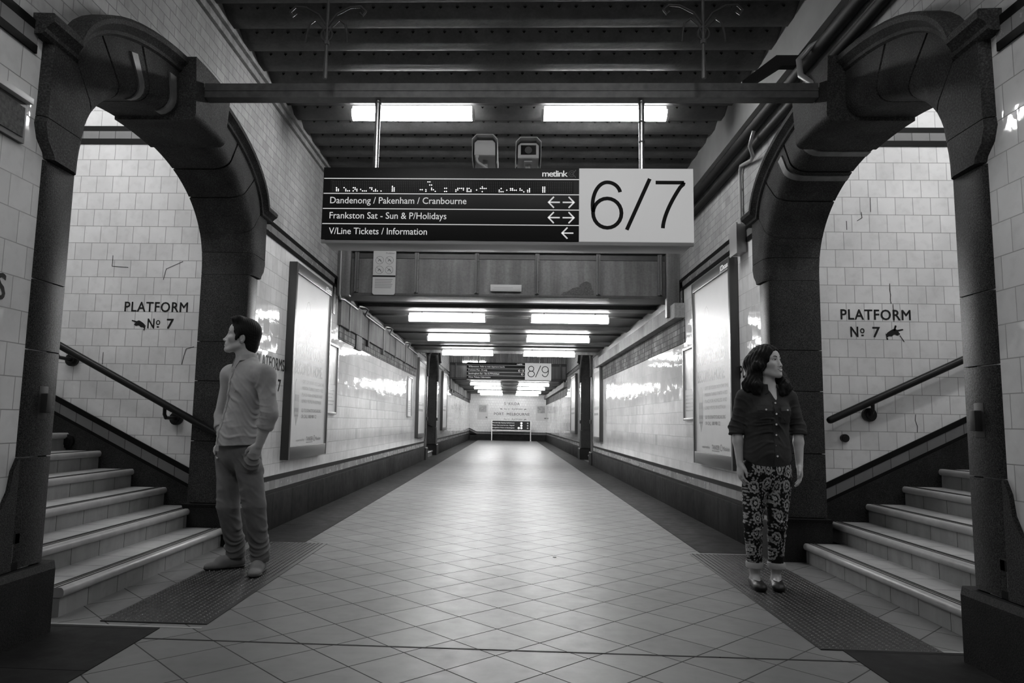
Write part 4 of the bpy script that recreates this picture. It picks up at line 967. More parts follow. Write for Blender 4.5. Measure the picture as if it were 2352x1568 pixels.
def hand_into(S, wrist, down, palm_n, thumb_side, curl=.35, k=1.0):
    "a relaxed hand: palm, four unequal bent fingers and a thumb from the side of the palm"
    d = unit(down); n = unit(np.asarray(palm_n) - d*(np.asarray(palm_n)@d)); t = unit(thumb_side - d*(np.asarray(thumb_side)@d) - n*(np.asarray(thumb_side)@n))
    w = np.asarray(wrist, float)
    P = lambda a, b, c: w + k*(d*a + t*b + n*c)
    S.add(Ell(P(.048, 0, 0), np.array((.05, .040, .0155))*k, np.stack([d, t, n])), .012)
    S.add(Cone(P(.0, .008, 0), P(.075, .028, .002), .017*k, .012*k), .012); S.add(Cone(P(.0, -.008, 0), P(.07, -.027, .002), .016*k, .011*k), .012)
    for b0, ln, r in ((.029, .072, .0088), (.010, .080, .0092), (-.010, .074, .0088), (-.028, .058, .0078)):
        a0 = .082 - abs(b0)*.25; p = P(a0, b0, 0); ang = curl*.7; parts = (.45, .32, .26)
        for i, f in enumerate(parts):
            q = p + k*ln*f*(d*math.cos(ang) + n*math.sin(ang)) + k*t*b0*.06
            S.add(Cone(p, q, r*k*(1-.08*i), r*k*(.94-.1*i)), .004); p = q; ang += curl*(.9 if i == 0 else .7)
    p0, p1, p2, p3 = P(.018, .024, .008), P(.045, .046, .016), P(.07, .052, .022), P(.092, .047, .026)
    S.add(Cone(p0, p1, .017*k, .012*k), .012); S.add(Cone(p1, p2, .0115*k, .0098*k), .005); S.add(Cone(p2, p3, .0098*k, .0082*k), .004)
def wrinkle(S, o, d, wl, amp, rad, ph=0.0, bend=0.0):
    "cloth folds: a few uneven ridges running across direction d inside a soft ball round o"
    x, y, z = S.grid(); d = unit(d); px, py, pz = x-o[0], y-o[1], z-o[2]; R = np.asarray(rad, float)*np.ones(3)
    e = unit(np.cross(d, (0.3, 0.5, 0.8))); g_ = np.cross(d, e); wl = wl*1.35
    m = np.nonzero(np.abs(s_ := S.D) < .05); px, py, pz = (np.broadcast_to(q, S.D.shape)[m].astype(np.float64) for q in (px, py, pz))
    fall = np.exp(-((px/R[0])**2+(py/R[1])**2+(pz/R[2])**2)*1.2)
    u = px*d[0]+py*d[1]+pz*d[2]; v = px*e[0]+py*e[1]+pz*e[2]; w_ = px*g_[0]+py*g_[1]+pz*g_[2]
    wob = .022*np.sin(v*23+ph*3+w_*11) + .016*np.sin(w_*31-ph*2+u*14) + bend*.25*v*v
    ridge = 1-2*np.abs(np.sin(PI*(u+wob)/wl+ph)); ridge = np.maximum(ridge, -.35) 
    mod = np.clip(.55+.6*np.sin(v*17+u*9+ph*5)+.4*np.sin(w_*26-u*13+ph), 0, 1.3)
    S.D[m] -= (1.9*amp*fall*ridge*mod).astype(np.float32)
def ring_mb(c, ax_a, ax_b, prof_fn, n=48, a0=0.0, a1=2*PI, closed=False):
    "a band lofted round centre c; prof_fn(angle) gives a list of (radius_a, radius_b, height) corners"
    rings = []
    for i in range(n+1):
        t = a0 + (a1-a0)*i/n; rings.append([np.asarray(c) + ax_a*math.sin(t)*ra + ax_b*math.cos(t)*rb + np.array((0, 0, h)) for ra, rb, h in prof_fn(t)])
    return MB().loft(rings, True, True)
M['skin'] = plain('skin', .42, .5, 0, .06, 30); M['skin_w'] = plain('skin_light', .5, .48, 0, .05, 30)
M['hair'] = plain('black_hair', .005, .6, 0, .3, 60, bump=.002, bscale=120, spec=.2)
M['lip'] = plain('lip', .16, .4); M['teeth'] = plain('teeth', .75, .3); M['eye_white'] = plain('eye_white', .6, .2); M['iris'] = plain('iris', .01, .15); M['brow'] = plain('eyebrow', .02, .7)
def cloth(name, g, var=.12, weave=600, rough=.85):
    t = NT(name); t.put(t.b.inputs['Base Color'], t.ramp(t.noise(9, 6), [(.3, g*(1-var)), (.7, g*(1+var))])); t.b.inputs['Roughness'].default_value = rough; t.b.inputs['Specular IOR Level'].default_value = .2
    t.put(t.b.inputs['Normal'], t.bump(t.noise(weave, 2), .0006)); return t.m
M['shirt'] = cloth('grey_cotton_shirt', .34); M['chino'] = cloth('grey_chino', .15, .2); M['denim'] = cloth('dark_denim_shirt', .044, .35); M['denim_edge'] = cloth('denim_turned_edge', .06, .3); M['suede'] = cloth('suede_shoe', .17, .2); M['sole'] = plain('shoe_sole', .03, .7)
M['white_cloth'] = cloth('white_turn_up', .45, .08); M['flat_shoe'] = plain('black_flat_shoe', .012, .45, spec=.3); M['snap'] = plain('pearl_snap', .7, .2); M['button'] = plain('shirt_button', .3, .4); M['leather'] = plain('dark_leather', .02, .4)
def floral():
    t = NT('floral_print'); q = t.node('SeparateXYZ', {0: t.geo.outputs['Position']})
    u = t.math('ADD', q.outputs[0], t.math('MULTIPLY', q.outputs[1], .3))
    sc = t.node('CombineXYZ', {0: t.math('MULTIPLY', u, 13.5), 1: t.math('MULTIPLY', q.outputs[2], 9.0)}).outputs[0]
    v = t.n.new('ShaderNodeTexVoronoi'); v.voronoi_dimensions = '2D'; v.feature = 'F1'; t.put(v.inputs['Vector'], sc); v.inputs['Scale'].default_value = 1; v.inputs['Randomness'].default_value = .4
    nz = t.math('MULTIPLY', t.math('SUBTRACT', t.noise(60, 2), .5), .16)
    s = t.node('SeparateXYZ', {0: t.node('VectorMath', {0: sc, 1: v.outputs['Position']}, operation='SUBTRACT').outputs[0]})
    ang = t.math('ARCTAN2', s.outputs[1], s.outputs[0]); pet = t.math('MULTIPLY', t.math('SINE', t.math('MULTIPLY', ang, 9)), .022)
    r = t.math('ADD', t.math('ADD', v.outputs['Distance'], nz), pet)
    ring = t.ramp(r, [(.03, .03), (.05, .5), (.11, .45), (.14, .01), (.22, .012), (.25, .24), (.35, .38), (.385, .012)])
    c2 = t.node('CombineXYZ', {0: u, 1: t.math('MULTIPLY', q.outputs[2], .8)}).outputs[0]
    v2 = t.n.new('ShaderNodeTexVoronoi'); v2.voronoi_dimensions = '2D'; t.put(v2.inputs['Vector'], c2); v2.inputs['Scale'].default_value = 62
    spk = t.ramp(t.math('ADD', v2.outputs['Distance'], t.math('MULTIPLY', nz, 3)), [(.26, .3), (.36, .012)]); spk = t.node('Mix', {'Factor': 1.0, 6: spk, 7: t.ramp(t.noise(14, 2), [(.42, 0), (.52, 1)])}, data_type='RGBA', blend_type='MULTIPLY').outputs[2]
    out = t.node('Mix', {'Factor': 1.0, 6: ring, 7: spk}, data_type='RGBA', blend_type='LIGHTEN').outputs[2]
    out = t.node('Mix', {'Factor': 1.0, 6: out, 7: G(.008)}, data_type='RGBA', blend_type='LIGHTEN').outputs[2]
    t.put(t.b.inputs['Base Color'], out); t.b.inputs['Roughness'].default_value = .85; t.b.inputs['Specular IOR Level'].default_value = .15; return t.m
M['floral'] = floral()
def face_bits(F, parent, female, S):
    k = F.k
    def field(P):
        q = []; 
        for g_, x in zip((S.x, S.y, S.z), P):
            i = int(np.clip(np.searchsorted(g_, x)-1, 0, len(g_)-2)); q.append((i, (x-g_[i])/(g_[i+1]-g_[i])))
        (i, a), (j, b_), (l_, c_) = q; D = S.D[i:i+2, j:j+2, l_:l_+2]; D = D[0]*(1-a)+D[1]*a; D = D[0]*(1-b_)+D[1]*b_; return D[0]*(1-c_)+D[1]*c_
    def surf(a, c, out=.0008):
        b0, d0 = .16, 1.0
        for b_ in np.arange(.16, .02, -.002):
            d = field(F.at(a, b_, c))
            if d < 0: return F.at(a, b_ + .002*(-d)/(d0-d) + out, c)
            d0 = d
        return F.at(a, .08, c)
    def strip(rows, name, mat, out=.0008, par=None):
        q = MB(); q.loft([[surf(a, c, out) for a, c in r] for r in rows], closed=False, caps=False); return q.build(name, mat, par or parent, angle=80)
    for e in (-1, 1):
        cx, cz, w, h = e*.0315, .0145, .0150, (.0062 if female else .0048)
        def lid(s_, up): x = cx + w*s_; t = 1-abs(s_)**2.0; return (x, cz + (h*t if up > 0 else -h*.75*t) + e*s_*.0012)
        ts = np.linspace(-1, 1, 11)
        ey = strip([[(lid(t, 1)[0], lid(t, 1)[1]*q + lid(t, -1)[1]*(1-q)) for t in ts] for q in (0, .33, .66, 1)], 'eye', M['eye_white'], .0006)
        gx = cx + (.003 if female else 0)
        q = MB(); q.add([surf(gx + .0058*math.cos(t), np.clip(cz + .0005 + .0058*math.sin(t), cz-h*.7, cz+h*.92), .0012) for t in np.linspace(0, 2*PI, 17)[:-1]], [tuple(range(16))]); o = q.build('iris', M['iris'], parent, smooth=False); o.parent = ey; o.matrix_parent_inverse = Matrix()
        q = MB(); q.tube([surf(lid(t, 1)[0], lid(t, 1)[1], .001) for t in ts], [.0005 + (.0012 if female else .0007)*(1-abs(t)*.6) for t in ts], 6); q.build('eyelashes', M['iris'], parent)
        br = [(e*(.013 + .0085*i), .0335 + (.0, .0035, .0055, .006, .0025)[i]*(1 if female else .6)) for i in range(5)]
        strip([[(x, z + (.0030, .0034, .0032, .0024, .0008)[i]*sg) for i, (x, z) in enumerate(br)] for sg in (-1, 0, 1)], 'eyebrow', M['brow'], .0012)
        q = MB(); q.add([surf(e*.0085 + .0032*math.cos(t), -.0385 + .0016*math.sin(t), .0006) for t in np.linspace(0, 2*PI, 9)[:-1]], [tuple(range(8))]); q.build('nostril', M['iris'], parent, smooth=False)
    w, lift, gap, ul, ll = (.027, .0085, .0042, .0062, .0088) if female else (.0245, .001, .0, .0058, .0075)
    ts = np.linspace(-1, 1, 15); y0 = lambda t: -.0605 + lift*t*t; m = lambda t: max(0, 1-t*t)
    strip([[(w*t, y0(t) + gap*m(t) + ul*m(t)**.7*q*(1-.18*math.exp(-(t*5)**2)*q)) for t in ts] for q in (0, .5, 1)], 'upper_lip', M['lip'], .001)
    strip([[(w*t, y0(t) - gap*m(t) - ll*m(t)**.8*q) for t in ts] for q in (0, .5, 1)], 'lower_lip', M['lip'], .001)
    if female: strip([[(w*t*.97, y0(t) + gap*m(t)*q) for t in ts] for q in (-1, 0, 1)], 'teeth', M['teeth'], .0006)
    else:
        q = MB(); q.tube([surf(w*t, y0(t), .0008) for t in ts], .0008, 5); q.build('mouth_line', M['iris'], parent)
# --------------------------------------------------------------- the man
def man():
    Y0 = 5.03
    def J(x, z, dy=0.0): k = (Y0+dy)/4.95; return V3(x*k, Y0+dy, 1.07 + (z-1.07)*k)
    g = empty('person', (-1.87, Y0, .01), 'man in a grey shirt and trousers, hands in pockets, looking up left', 'person')
    f = unit((-.79, -.62, 0)); l = np.cross((0,0,1), f); R = np.stack([l, f, (0,0,1)])
    pel = J(-1.855, .90); che = J(-1.835, 1.27); nb = J(-1.85, 1.455)
    F = Frame(J(-1.885, 1.607), (-.975, -.22, 0), math.radians(13), 0, 1.06)
    shL, shR = J(-1.716, 1.362, -.15), J(-1.955, 1.362, .15)
    elL, elR = J(-1.668, 1.09, -.19), J(-2.0, 1.07, .17); wrL, wrR = J(-1.733, .872, -.165), J(-2.0, .88, .04)
    hpL, hpR = pel + l*.092 + V3(.01,0,-.03), pel - l*.092 + V3(-.035,-.03,-.03)
    knL, knR = J(-1.742, .465, -.10), J(-1.925, .455, .03); anL, anR = J(-1.684, .10, .0), J(-1.853, .10, .12)
    toeL = V3(*(J(-1.722, 0, -.16)[:2]), .03); toeR = V3(*(J(-2.065, 0, .0)[:2]), .03); anL[2] = anR[2] = .095
    S = Solid((-2.25, 4.65, -.01), (-1.5, 5.4, 1.82), .0042, ((1.40, 1.82, .003), (.15, .72, .008), (.95, 1.32, .008)))
    A = S.add
    head_into(S, F); A(Cone(F.at(0, -.012, -.05), nb + f*.0, .056, .062), .03); A(Cone(nb, che, .07, .11), .04)
    A(Ell(che, (.165, .105, .2), R), .05); A(Ell(pel + V3(0,0,.02), (.15, .105, .15), R), .06); A(Cone(shL, shR, .055, .055), .05)
    for a, b, c in ((shL, elL, wrL), (shR, elR, wrR)): A(Cone(a, b, .052, .04), .02); A(Cone(b, b*.6+c*.4, .04, .041), .015); A(Cone(b*.6+c*.4, c, .041, .028), .015)
    for h_, k_, a_, t_ in ((hpL, knL, anL, toeL), (hpR, knR, anR, toeR)):
        A(Cone(h_, k_, .08, .052), .03); A(Cone(k_, a_, .05, .034), .02); A(Cone(a_ - V3(0,0,.045), a_*.45+t_*.55 - V3(0,0,.012), .032, .02), .02)
    hand_into(S, wrL, unit((-.42, .02, -.9)), -l, f, .5, .98); hand_into(S, wrR, unit((.15, -.3, -.9)), l, f, .5, .98)
    solid_obj(S, 'body', M['skin'], g, 1)
    face_bits(F, g, False, S)
    # hair
    H = Solid(F.o-.19, F.o+.19, .0032); H.add(F.ell((0, -.004, .058), (.085, .106, .096)), .01); H.add(F.ell((0, -.062, -.02), (.062, .05, .075)), .03); H.add(F.cone((-.04, .058, .128), (.045, .06, .124), .026, .026), .04); H.add(F.cone((-.035, .092, .122), (.035, .092, .12), .016, .015), .03)
    H.sub(F.ell((0, .135, -.01), (.13, .078, .095)), .006); H.sub(F.ell((0, .09, -.09), (.14, .10, .085)), .006)
    for e in (-1, 1): H.sub(F.ell((e*.085, .002, -.012), (.035, .024, .042)), .006); H.sub(F.ell((e*.08, .03, -.075), (.05, .055, .055)), .006); H.add(F.ell((e*.07, .034, .01), (.01, .012, .03)), .008)
    x, y, z = H.grid(); H.D += (.0011*np.sin(x*310+z*120)*np.sin(y*280-z*90)).astype(np.float32); H.cut(F.at(0, -.05, -.092), -F.u + F.f*.35)
    solid_obj(H, 'hair', M['hair'], g, 1)
    # shirt, untucked, sleeves rolled below the elbow
    hem = .868
    T = Solid((-2.2, 4.68, .82), (-1.52, 5.38, 1.53), .0042); B = T.add
    B(Ell(che + V3(0,0,-.02), (.178, .122, .22), R), .05); B(Ell(pel + V3(0,0,.10) + f*.012, (.166, .128, .24), R), .07); B(Ell(pel + V3(0,0,-.02) + f*.008, (.198, .160, .2), R), .06)
    B(Cone(shL - l*.01, shR + l*.01, .062, .062), .05); B(Cone(nb - V3(0,0,.02), che, .074, .12), .04); T0 = T.D.copy()
    for a, b, c in ((shL, elL, wrL), (shR, elR, wrR)):
        m = b*.62 + c*.38; B(Cone(nb - V3(0,0,.035), a - V3(0,0,.012), .066, .058), .05); B(Cone(a - V3(0,0,.014), b, .062, .058), .06); B(Cone(b, m, .057, .053), .02)
        d = unit(c-b); B(Cone(m - d*.055, m, .0575, .0575), .004)
    for o, d, wl, am, rd in ((pel + V3(0,0,.20) + l*.05, (.5, -.1, .86), .055, .006, (.2, .2, .13)), (pel + V3(0,0,.06) + l*.06, (.35, 0, .94), .045, .006, (.22, .22, .1)), (che + l*.1 + V3(0,0,-.1), (.62, 0, .78), .05, .0055, (.16, .2, .14)), (elL, unit(elL-shL), .04, .0045, (.1, .1, .12)), (che + f*.1 + V3(0,0,.06), (.5, .1, .85), .06, .004, (.15, .2, .12)), (shL + V3(0,0,-.08), (-.7, 0, .7), .05, .003, (.1, .1, .1)), ((shL+elL)/2, (.55, 0, .85), .06, .004, (.1, .1, .12)), (che + f*.12 + V3(0,0,-.2), (.7, .1, .7), .07, .005, (.2, .2, .16)), (pel + f*.1 + V3(0,0,.02), (.15, 0, 1), .05, .005, (.2, .2, .09))): wrinkle(T, o, d, wl, am, rd, .7, 2.0)
    n_ = unit(V3(.06, 0, -1)); T.cut(V3(pel[0], pel[1], hem), n_)
    for b, c in ((elL, wrL), (elR, wrR)):
        m = b*.62 + c*.38 + unit(c-b)*.022; d = unit(c-b); x, y, z = T.grid()
        near = np.sqrt((x-m[0])**2+(y-m[1])**2+(z-m[2])**2) < .078
        pl_ = ((x-m[0])*d[0]+(y-m[1])*d[1]+(z-m[2])*d[2]).astype(np.float32); rr = (x-m[0])**2+(y-m[1])**2+(z-m[2])**2 - pl_**2; T.D = np.where(near & (pl_ > -.03) & (rr < .062**2), np.minimum(np.maximum(T.D, pl_), T0), T.D)
        # below the roll nothing of the sleeve is left
    T.cut(nb + V3(0,0,.028) - f*.01, unit(V3(0,0,1) + f*.5)); T.sub(Cone(nb + V3(0,0,.2), nb + V3(0,0,.0) + f*.02, .062, .06), .004)
    sh = solid_obj(T, 'shirt', M['shirt'], g, 1)
    # placket, buttons, collar
    def front(z, a=0.0, out=.0):    # find the shirt's surface along f
        best = None
        o = V3(pel[0] + (che[0]-pel[0])*np.clip((z-.9)/.37, 0, 1), pel[1], z) + l*a
        for r in np.arange(.20, .02, -.002):
            p = o + f*r; i, j, k = np.searchsorted(T.x, p[0]), np.searchsorted(T.y, p[1]), np.searchsorted(T.z, p[2])
            if 0 < i < len(T.x) and 0 < j < len(T.y) and 0 < k < len(T.z) and T.D[i, j, k] < 0: best = p; break
        return (best if best is not None else o + f*.12) + f*out
    zs = np.linspace(1.40, .885, 24); q = MB(); rows = []
    for z in zs: rows.append([front(z, a, .0035 if abs(a) < .015 else -.002) for a in (-.017, -.0145, 0, .0145, .017)])
    q.loft(rows, closed=False, caps=False); pk = q.build('placket', M['shirt'], sh)
    for z in (1.385, 1.30, 1.215, 1.13, 1.045, .96): p = front(z, 0, .004); q = MB(); q.cyl(p, p + f*.003, .0055, 12); q.build('button', M['button'], sh)
    p = front(1.24, .085, .003); q = MB(); q.cyl(p, p + f*.003, .006, 8); q.build('chest_emblem', M['button'], sh)
    cn = nb + V3(0,0,.0) + f*.008
    def col(t):
        fr = max(0, -math.cos(t)); tip = max(0, math.cos(PI - abs(t - PI)) if False else 0)
        a = abs(((t + PI) % (2*PI)) - PI)      # 0 at the front, PI at the back
        open_ = max(0, 1-a/.55); back = a/PI
        top = .028 + .03*back; low = .012 - .015*(1-back) - .055*max(0, 1-abs(a-.42)/.42)*1.0
        r0 = .063 - .002*open_; return [(r0, r0, top), (r0+.004, r0+.006, top+.004), (r0+.024, r0+.03, low), (r0+.02, r0+.026, low-.004), (r0+.006, r0+.008, top-.012), (r0+.001, r0+.001, top-.02)]
    ring_mb(cn, l, f, col, 64, .16, 2*PI-.16).build('collar', M['shirt'], sh, angle=60)
    # trousers
    Q = Solid((-2.2, 4.7, .05), (-1.52, 5.38, .96), .0045); B = Q.add
    B(Ell(pel + V3(-.005,0,-.07), (.172, .134, .15), R), .03); B(Cone(pel + V3(0,0,.04), pel + V3(0,0,.0), .13, .14), .03)
    for h_, k_, a_ in ((hpL, knL, anL), (hpR, knR, anR)):
        B(Cone(h_ - V3(0,0,.05), k_, .098, .078), .02); B(Cone(k_, a_ + V3(0,0,.02), .077, .064), .015); B(Cone(a_ + V3(0,0,.09), a_ - V3(0,0,.01), .06, .062), .02)
        wrinkle(Q, k_ + V3(0,0,-.03), (.25, .1, 1), .05, .0055, (.1, .12, .13), 1.0, 3.0); wrinkle(Q, a_ + V3(0,0,.07), (.2, -.1, 1), .042, .0075, (.1, .1, .08), .3, 2.0); wrinkle(Q, h_ + V3(0,0,-.14), (.6, 0, .8), .07, .005, (.14, .14, .14), 2.0, 1.0); wrinkle(Q, (k_+a_)/2, (.5, 0, .9), .07, .005, (.12, .12, .15), .6, 2.0); wrinkle(Q, (h_+k_)/2, (.9, .2, .4), .09, .004, (.12, .12, .18), 1.6, 1.0)
    B(Ell(wrL + V3(-.042, .0, -.115), (.056, .05, .07)), .03); B(Ell(wrR + V3(.02, -.03, -.1), (.05, .035, .07), R), .03)
    wrinkle(Q, wrL + V3(-.03, 0, -.1), (.5, 0, 1), .035, .005, (.09, .1, .08), .2)
    Q.cut(V3(0, 0, .93), (0, 0, 1))
    for a_, tilt in ((anL, toeL), (anR, toeR)): pass
    Q.cut(V3(0, 0, .072), (0, 0, -1))
    tr = solid_obj(Q, 'trousers', M['chino'], g, 1)
    q = MB(); p = J(-2.005, .855, -.06); q.box(p[0]-.004, p[0]+.018, p[1]-.07, p[1]-.066, p[2]-.026, p[2]+.016); ph = q.build('pocket_tag', M['white_cloth'], tr, label='small white tag at the pocket')
    # shoes
    for a_, t_ in ((anL, toeL), (anR, toeR)):
        d = unit((t_-a_)*V3(1,1,0)); n = np.cross((0,0,1), d); Rf = np.stack([d, n, (0,0,1)]); c0 = V3(a_[0], a_[1], 0)
        W = Solid(np.minimum(c0, t_*V3(1,1,0))-V3(.13,.13,.02), np.maximum(c0, t_*V3(1,1,0))+V3(.13,.13,.13), .0034)
        W.add(Cone(c0 - d*.03 + V3(0,0,.042), c0 + d*.09 + V3(0,0,.038), .042, .042), .02); W.add(Ell(c0 + d*.14 + n*.003 + V3(0,0,.026), (.075, .044, .03), Rf), .03); W.add(Cone(c0 - d*.03 + V3(0,0,.07), c0 - d*.005 + V3(0,0,.075), .036, .04), .02); W.add(Ell(c0 + d*.07 + V3(0,0,.06), (.06, .036, .03), Rf), .03)
        W.sub(Ell(c0 + d*.005 + V3(0,0,.13), (.05, .036, .05), Rf), .006); W.cut(V3(0,0,.012), (0,0,-1))
        so = solid_obj(W, 'shoe', M['suede'], g, 1)
        W = Solid(np.minimum(c0, t_*V3(1,1,0))-V3(.13,.13,.02), np.maximum(c0, t_*V3(1,1,0))+V3(.13,.13,.06), .0034); W.add(Cone(c0 - d*.03 + V3(0,0,.02), c0 + d*.05 + V3(0,0,.02), .044, .04), .01); W.add(Ell(c0 + d*.14 + n*.003 + V3(0,0,.02), (.077, .046, .04), Rf), .03); W.cut(V3(0,0,.02), (0,0,1)); W.cut(V3(0,0,.0065), (0,0,-1))
        solid_obj(W, 'sole', M['sole'], so, 1)
    return g
# --------------------------------------------------------------- the woman
def woman():
    Y0 = 5.0
    def J(x, z, dy=0.0): k = (Y0+dy)/4.98; return V3(x*k, Y0+dy, 1.07 + (z-1.07)*k)
    g = empty('person', (1.76, Y0, .01), 'woman in a dark denim shirt and floral trousers, smiling up to the right', 'person')
    f = unit((.2, -.98, 0)); l = np.cross((0,0,1), f); R = np.stack([l, f, (0,0,1)])
    pel = J(1.755, .80); wai = J(1.757, 1.02); che = J(1.76, 1.19); nb = J(1.768, 1.335, .01)
    F = Frame(J(1.765, 1.487, .0), (.60, -.80, 0), math.radians(12), 0, .97)
    shR, shL = J(1.612, 1.268), J(1.915, 1.268, .02); elR, elL = J(1.560, 1.045, .02), J(1.968, 1.05, .03); wrR, wrL = J(1.575, .815, -.02), J(1.972, .81, -.01)
    hpR, hpL = J(1.675, .74), J(1.832, .74); knR, knL = J(1.652, .42, -.03), J(1.811, .42, -.03); anR, anL = J(1.658, .09, .02), J(1.797, .09, .02)
    toeR = V3(J(1.705, 0, -.15)[0], Y0-.15, .02); toeL = V3(J(1.818, 0, -.15)[0], Y0-.15, .02)
    S = Solid((1.42, 4.75, -.005), (2.12, 5.2, 1.68), .0038, ((1.25, 1.68, .0028), (.62, .86, .0032), (.16, .6, .009), (.88, 1.2, .006)))
    A = S.add
    head_into(S, F, True); A(Cone(F.at(0, -.012, -.05), nb, .045, .05), .03); A(Cone(nb, che, .05, .09), .05)
    A(Ell(che, (.135, .092, .15), R), .05); A(Cone(che, wai, .1, .09), .05); A(Ell(pel + V3(0,0,.02), (.15, .1, .15), R), .06); A(Cone(shL, shR, .042, .042), .04)
    for a, b, c in ((shL, elL, wrL), (shR, elR, wrR)): A(Cone(a, b, .042, .034), .02); A(Cone(b, b*.65+c*.35, .034, .034), .015); A(Cone(b*.65+c*.35, c, .034, .0225), .015)
    for h_, k_, a_, t_ in ((hpL, knL, anL, toeL), (hpR, knR, anR, toeR)):
        A(Cone(h_, k_, .075, .046), .03); A(Cone(k_, k_*.6+a_*.4, .046, .045), .02); A(Cone(k_*.6+a_*.4, a_, .045, .032), .02); A(Cone(a_ - V3(0,0,.03), a_*.35+t_*.65 - V3(0,0,.005), .032, .017), .02); A(Ell(a_ - V3(0, -.02, .045), (.03, .04, .035)), .02)
    hand_into(S, wrR, unit((-.02, -.12, -1)), (1, .15, 0), (.1, -1, 0), .45, .93); hand_into(S, wrL, unit((.0, -.12, -1)), (-1, .15, 0), (-.1, -1, 0), .4, .93)
    solid_obj(S, 'body', M['skin_w'], g, 1)
    face_bits(F, g, True, S)
    # long wavy hair: a cap, a fall on each side and loose curls on the shoulders
    H = Solid((1.52, 4.84, 1.24), (2.0, 5.22, 1.68), .0032); B = H.add
    B(F.ell((0, -.004, .05), (.092, .121, .105)), .01)
    def lock(pts, rs, k=.03):
        for (p, q), (r, s_) in zip(zip(pts, pts[1:]), zip(rs, rs[1:])): B(Cone(p, q, r, s_), k)
    lf = lambda a, b, c: F.at(a, b, c)
    # her right side (picture left)
    lock([lf(-.07, -.02, .06), lf(-.092, .0, -.01), J(1.683, 1.43, -.01), J(1.672, 1.36, -.03), J(1.69, 1.31, -.07)], [.036, .036, .045, .045, .025])
    lock([lf(-.05, -.07, .03), J(1.72, 1.42, .06), J(1.69, 1.34, .05), J(1.66, 1.30, .02)], [.06, .07, .06, .03]); lock([J(1.68, 1.42, -.02), J(1.64, 1.385, -.02), J(1.615, 1.36, -.03), J(1.618, 1.335, -.05)], [.03, .022, .018, .012], .012); lock([J(1.69, 1.40, .0), J(1.655, 1.36, -.02), J(1.628, 1.332, -.04), J(1.64, 1.31, -.06)], [.03, .025, .02, .012], .015); lock([J(1.71, 1.40, -.05), J(1.705, 1.35, -.08), J(1.715, 1.30, -.1)], [.03, .03, .014], .02)
    # her left side (picture right)
    lock([lf(.07, -.01, .06), lf(.09, .0, -.02), J(1.855, 1.40, .02), J(1.878, 1.34, -.03), J(1.865, 1.30, -.06)], [.036, .034, .04, .045, .025]); lock([J(1.85, 1.42, .04), J(1.885, 1.385, .02), J(1.91, 1.335, -.01), J(1.895, 1.30, -.04)], [.03, .028, .026, .016], .015); lock([lf(.04, -.07, .0), J(1.83, 1.40, .07), J(1.85, 1.33, .05)], [.06, .06, .04])
    lock([lf(.0, -.08, .02), J(1.77, 1.40, .10), J(1.77, 1.32, .09)], [.075, .075, .055])
    # part and face opening
    H.sub(F.ell((-.004, .12, -.012), (.069, .092, .098)), .008); H.sub(F.ell((.0, .085, -.10), (.055, .07, .06)), .01); H.sub(Cone(F.at(0, .02, -.1), nb + f*.06 + V3(0,0,-.03), .05, .045), .012)
    x, y, z = H.grid(); H.D += (.0028*np.sin(x*170 + 1.2*np.sin(z*34))*np.sin(y*190 + 1.5*np.sin(z*40+1))).astype(np.float32)
    solid_obj(H, 'hair', M['hair'], g, 1)
    # shirt with rolled sleeves
    T = Solid((1.46, 4.78, .73), (2.08, 5.2, 1.39), .0038); B = T.add
    B(Ell(che + V3(0,0,-.02), (.162, .112, .17), R), .05); B(Ell(che + f*.075 + l*.065 + V3(0,0,-.02), (.06, .05, .06), R), .04); B(Ell(che + f*.075 - l*.065 + V3(0,0,-.02), (.06, .05, .06), R), .04); B(Ell(wai + V3(0,0,-.02), (.152, .108, .2), R), .06); B(Ell(pel + V3(0,0,.06), (.168, .118, .17), R), .06); B(Cone(shL - l*.015, shR + l*.015, .05, .05), .05); B(Cone(nb - V3(0,0,.03), che, .058, .1), .05); T0 = T.D.copy()
    for a, b, c in ((shL, elL, wrL), (shR, elR, wrR)):
        d = unit(c-b); m = b + d*.02; B(Cone(a, b, .056, .05), .02); B(Cone(b - d*.03, m, .052, .053), .01); B(Cone(b - d*.022, m, .056, .057), .003)
    for o, d, wl, am, rd in ((wai + f*.08, (.25, 0, 1), .05, .0045, (.2, .2, .12)), (pel + f*.08 + V3(0,0,.1), (-.1, 0, 1), .06, .0035, (.22, .2, .1)), (che + f*.1 + V3(0,0,-.09), (.3, 0, .9), .045, .004, (.18, .15, .08)), (elR, (.3, 0, 1), .035, .004, (.09, .1, .1)), (elL, (-.3, 0, 1), .035, .004, (.09, .1, .1)), (shR - V3(0,0,.06), (.8, 0, .6), .04, .0035, (.09, .1, .09)), (shL - V3(0,0,.06), (-.8, 0, .6), .04, .0035, (.09, .1, .09))): wrinkle(T, o, d, wl, am, rd, 1.3, 2.0)
    x, y, z = T.grid(); hemz = (.795 + .055*np.minimum(1, (np.abs(x-pel[0])/.16)**3) + 0*y).astype(np.float32); T.D = np.where((np.abs(x-pel[0]) < .2), np.maximum(T.D, hemz - z), T.D)
    for b, c in ((elL, wrL), (elR, wrR)):
        d = unit(c-b); m = b + d*.034; pl_ = ((x-m[0])*d[0]+(y-m[1])*d[1]+(z-m[2])*d[2]).astype(np.float32); near = np.sqrt((x-m[0])**2+(y-m[1])**2+(z-m[2])**2) < .085
        T.D = np.where(near & (pl_ > -.03) & (np.sqrt((x-m[0])**2+(y-m[1])**2) < .062), np.minimum(np.maximum(T.D, pl_), T0), T.D)
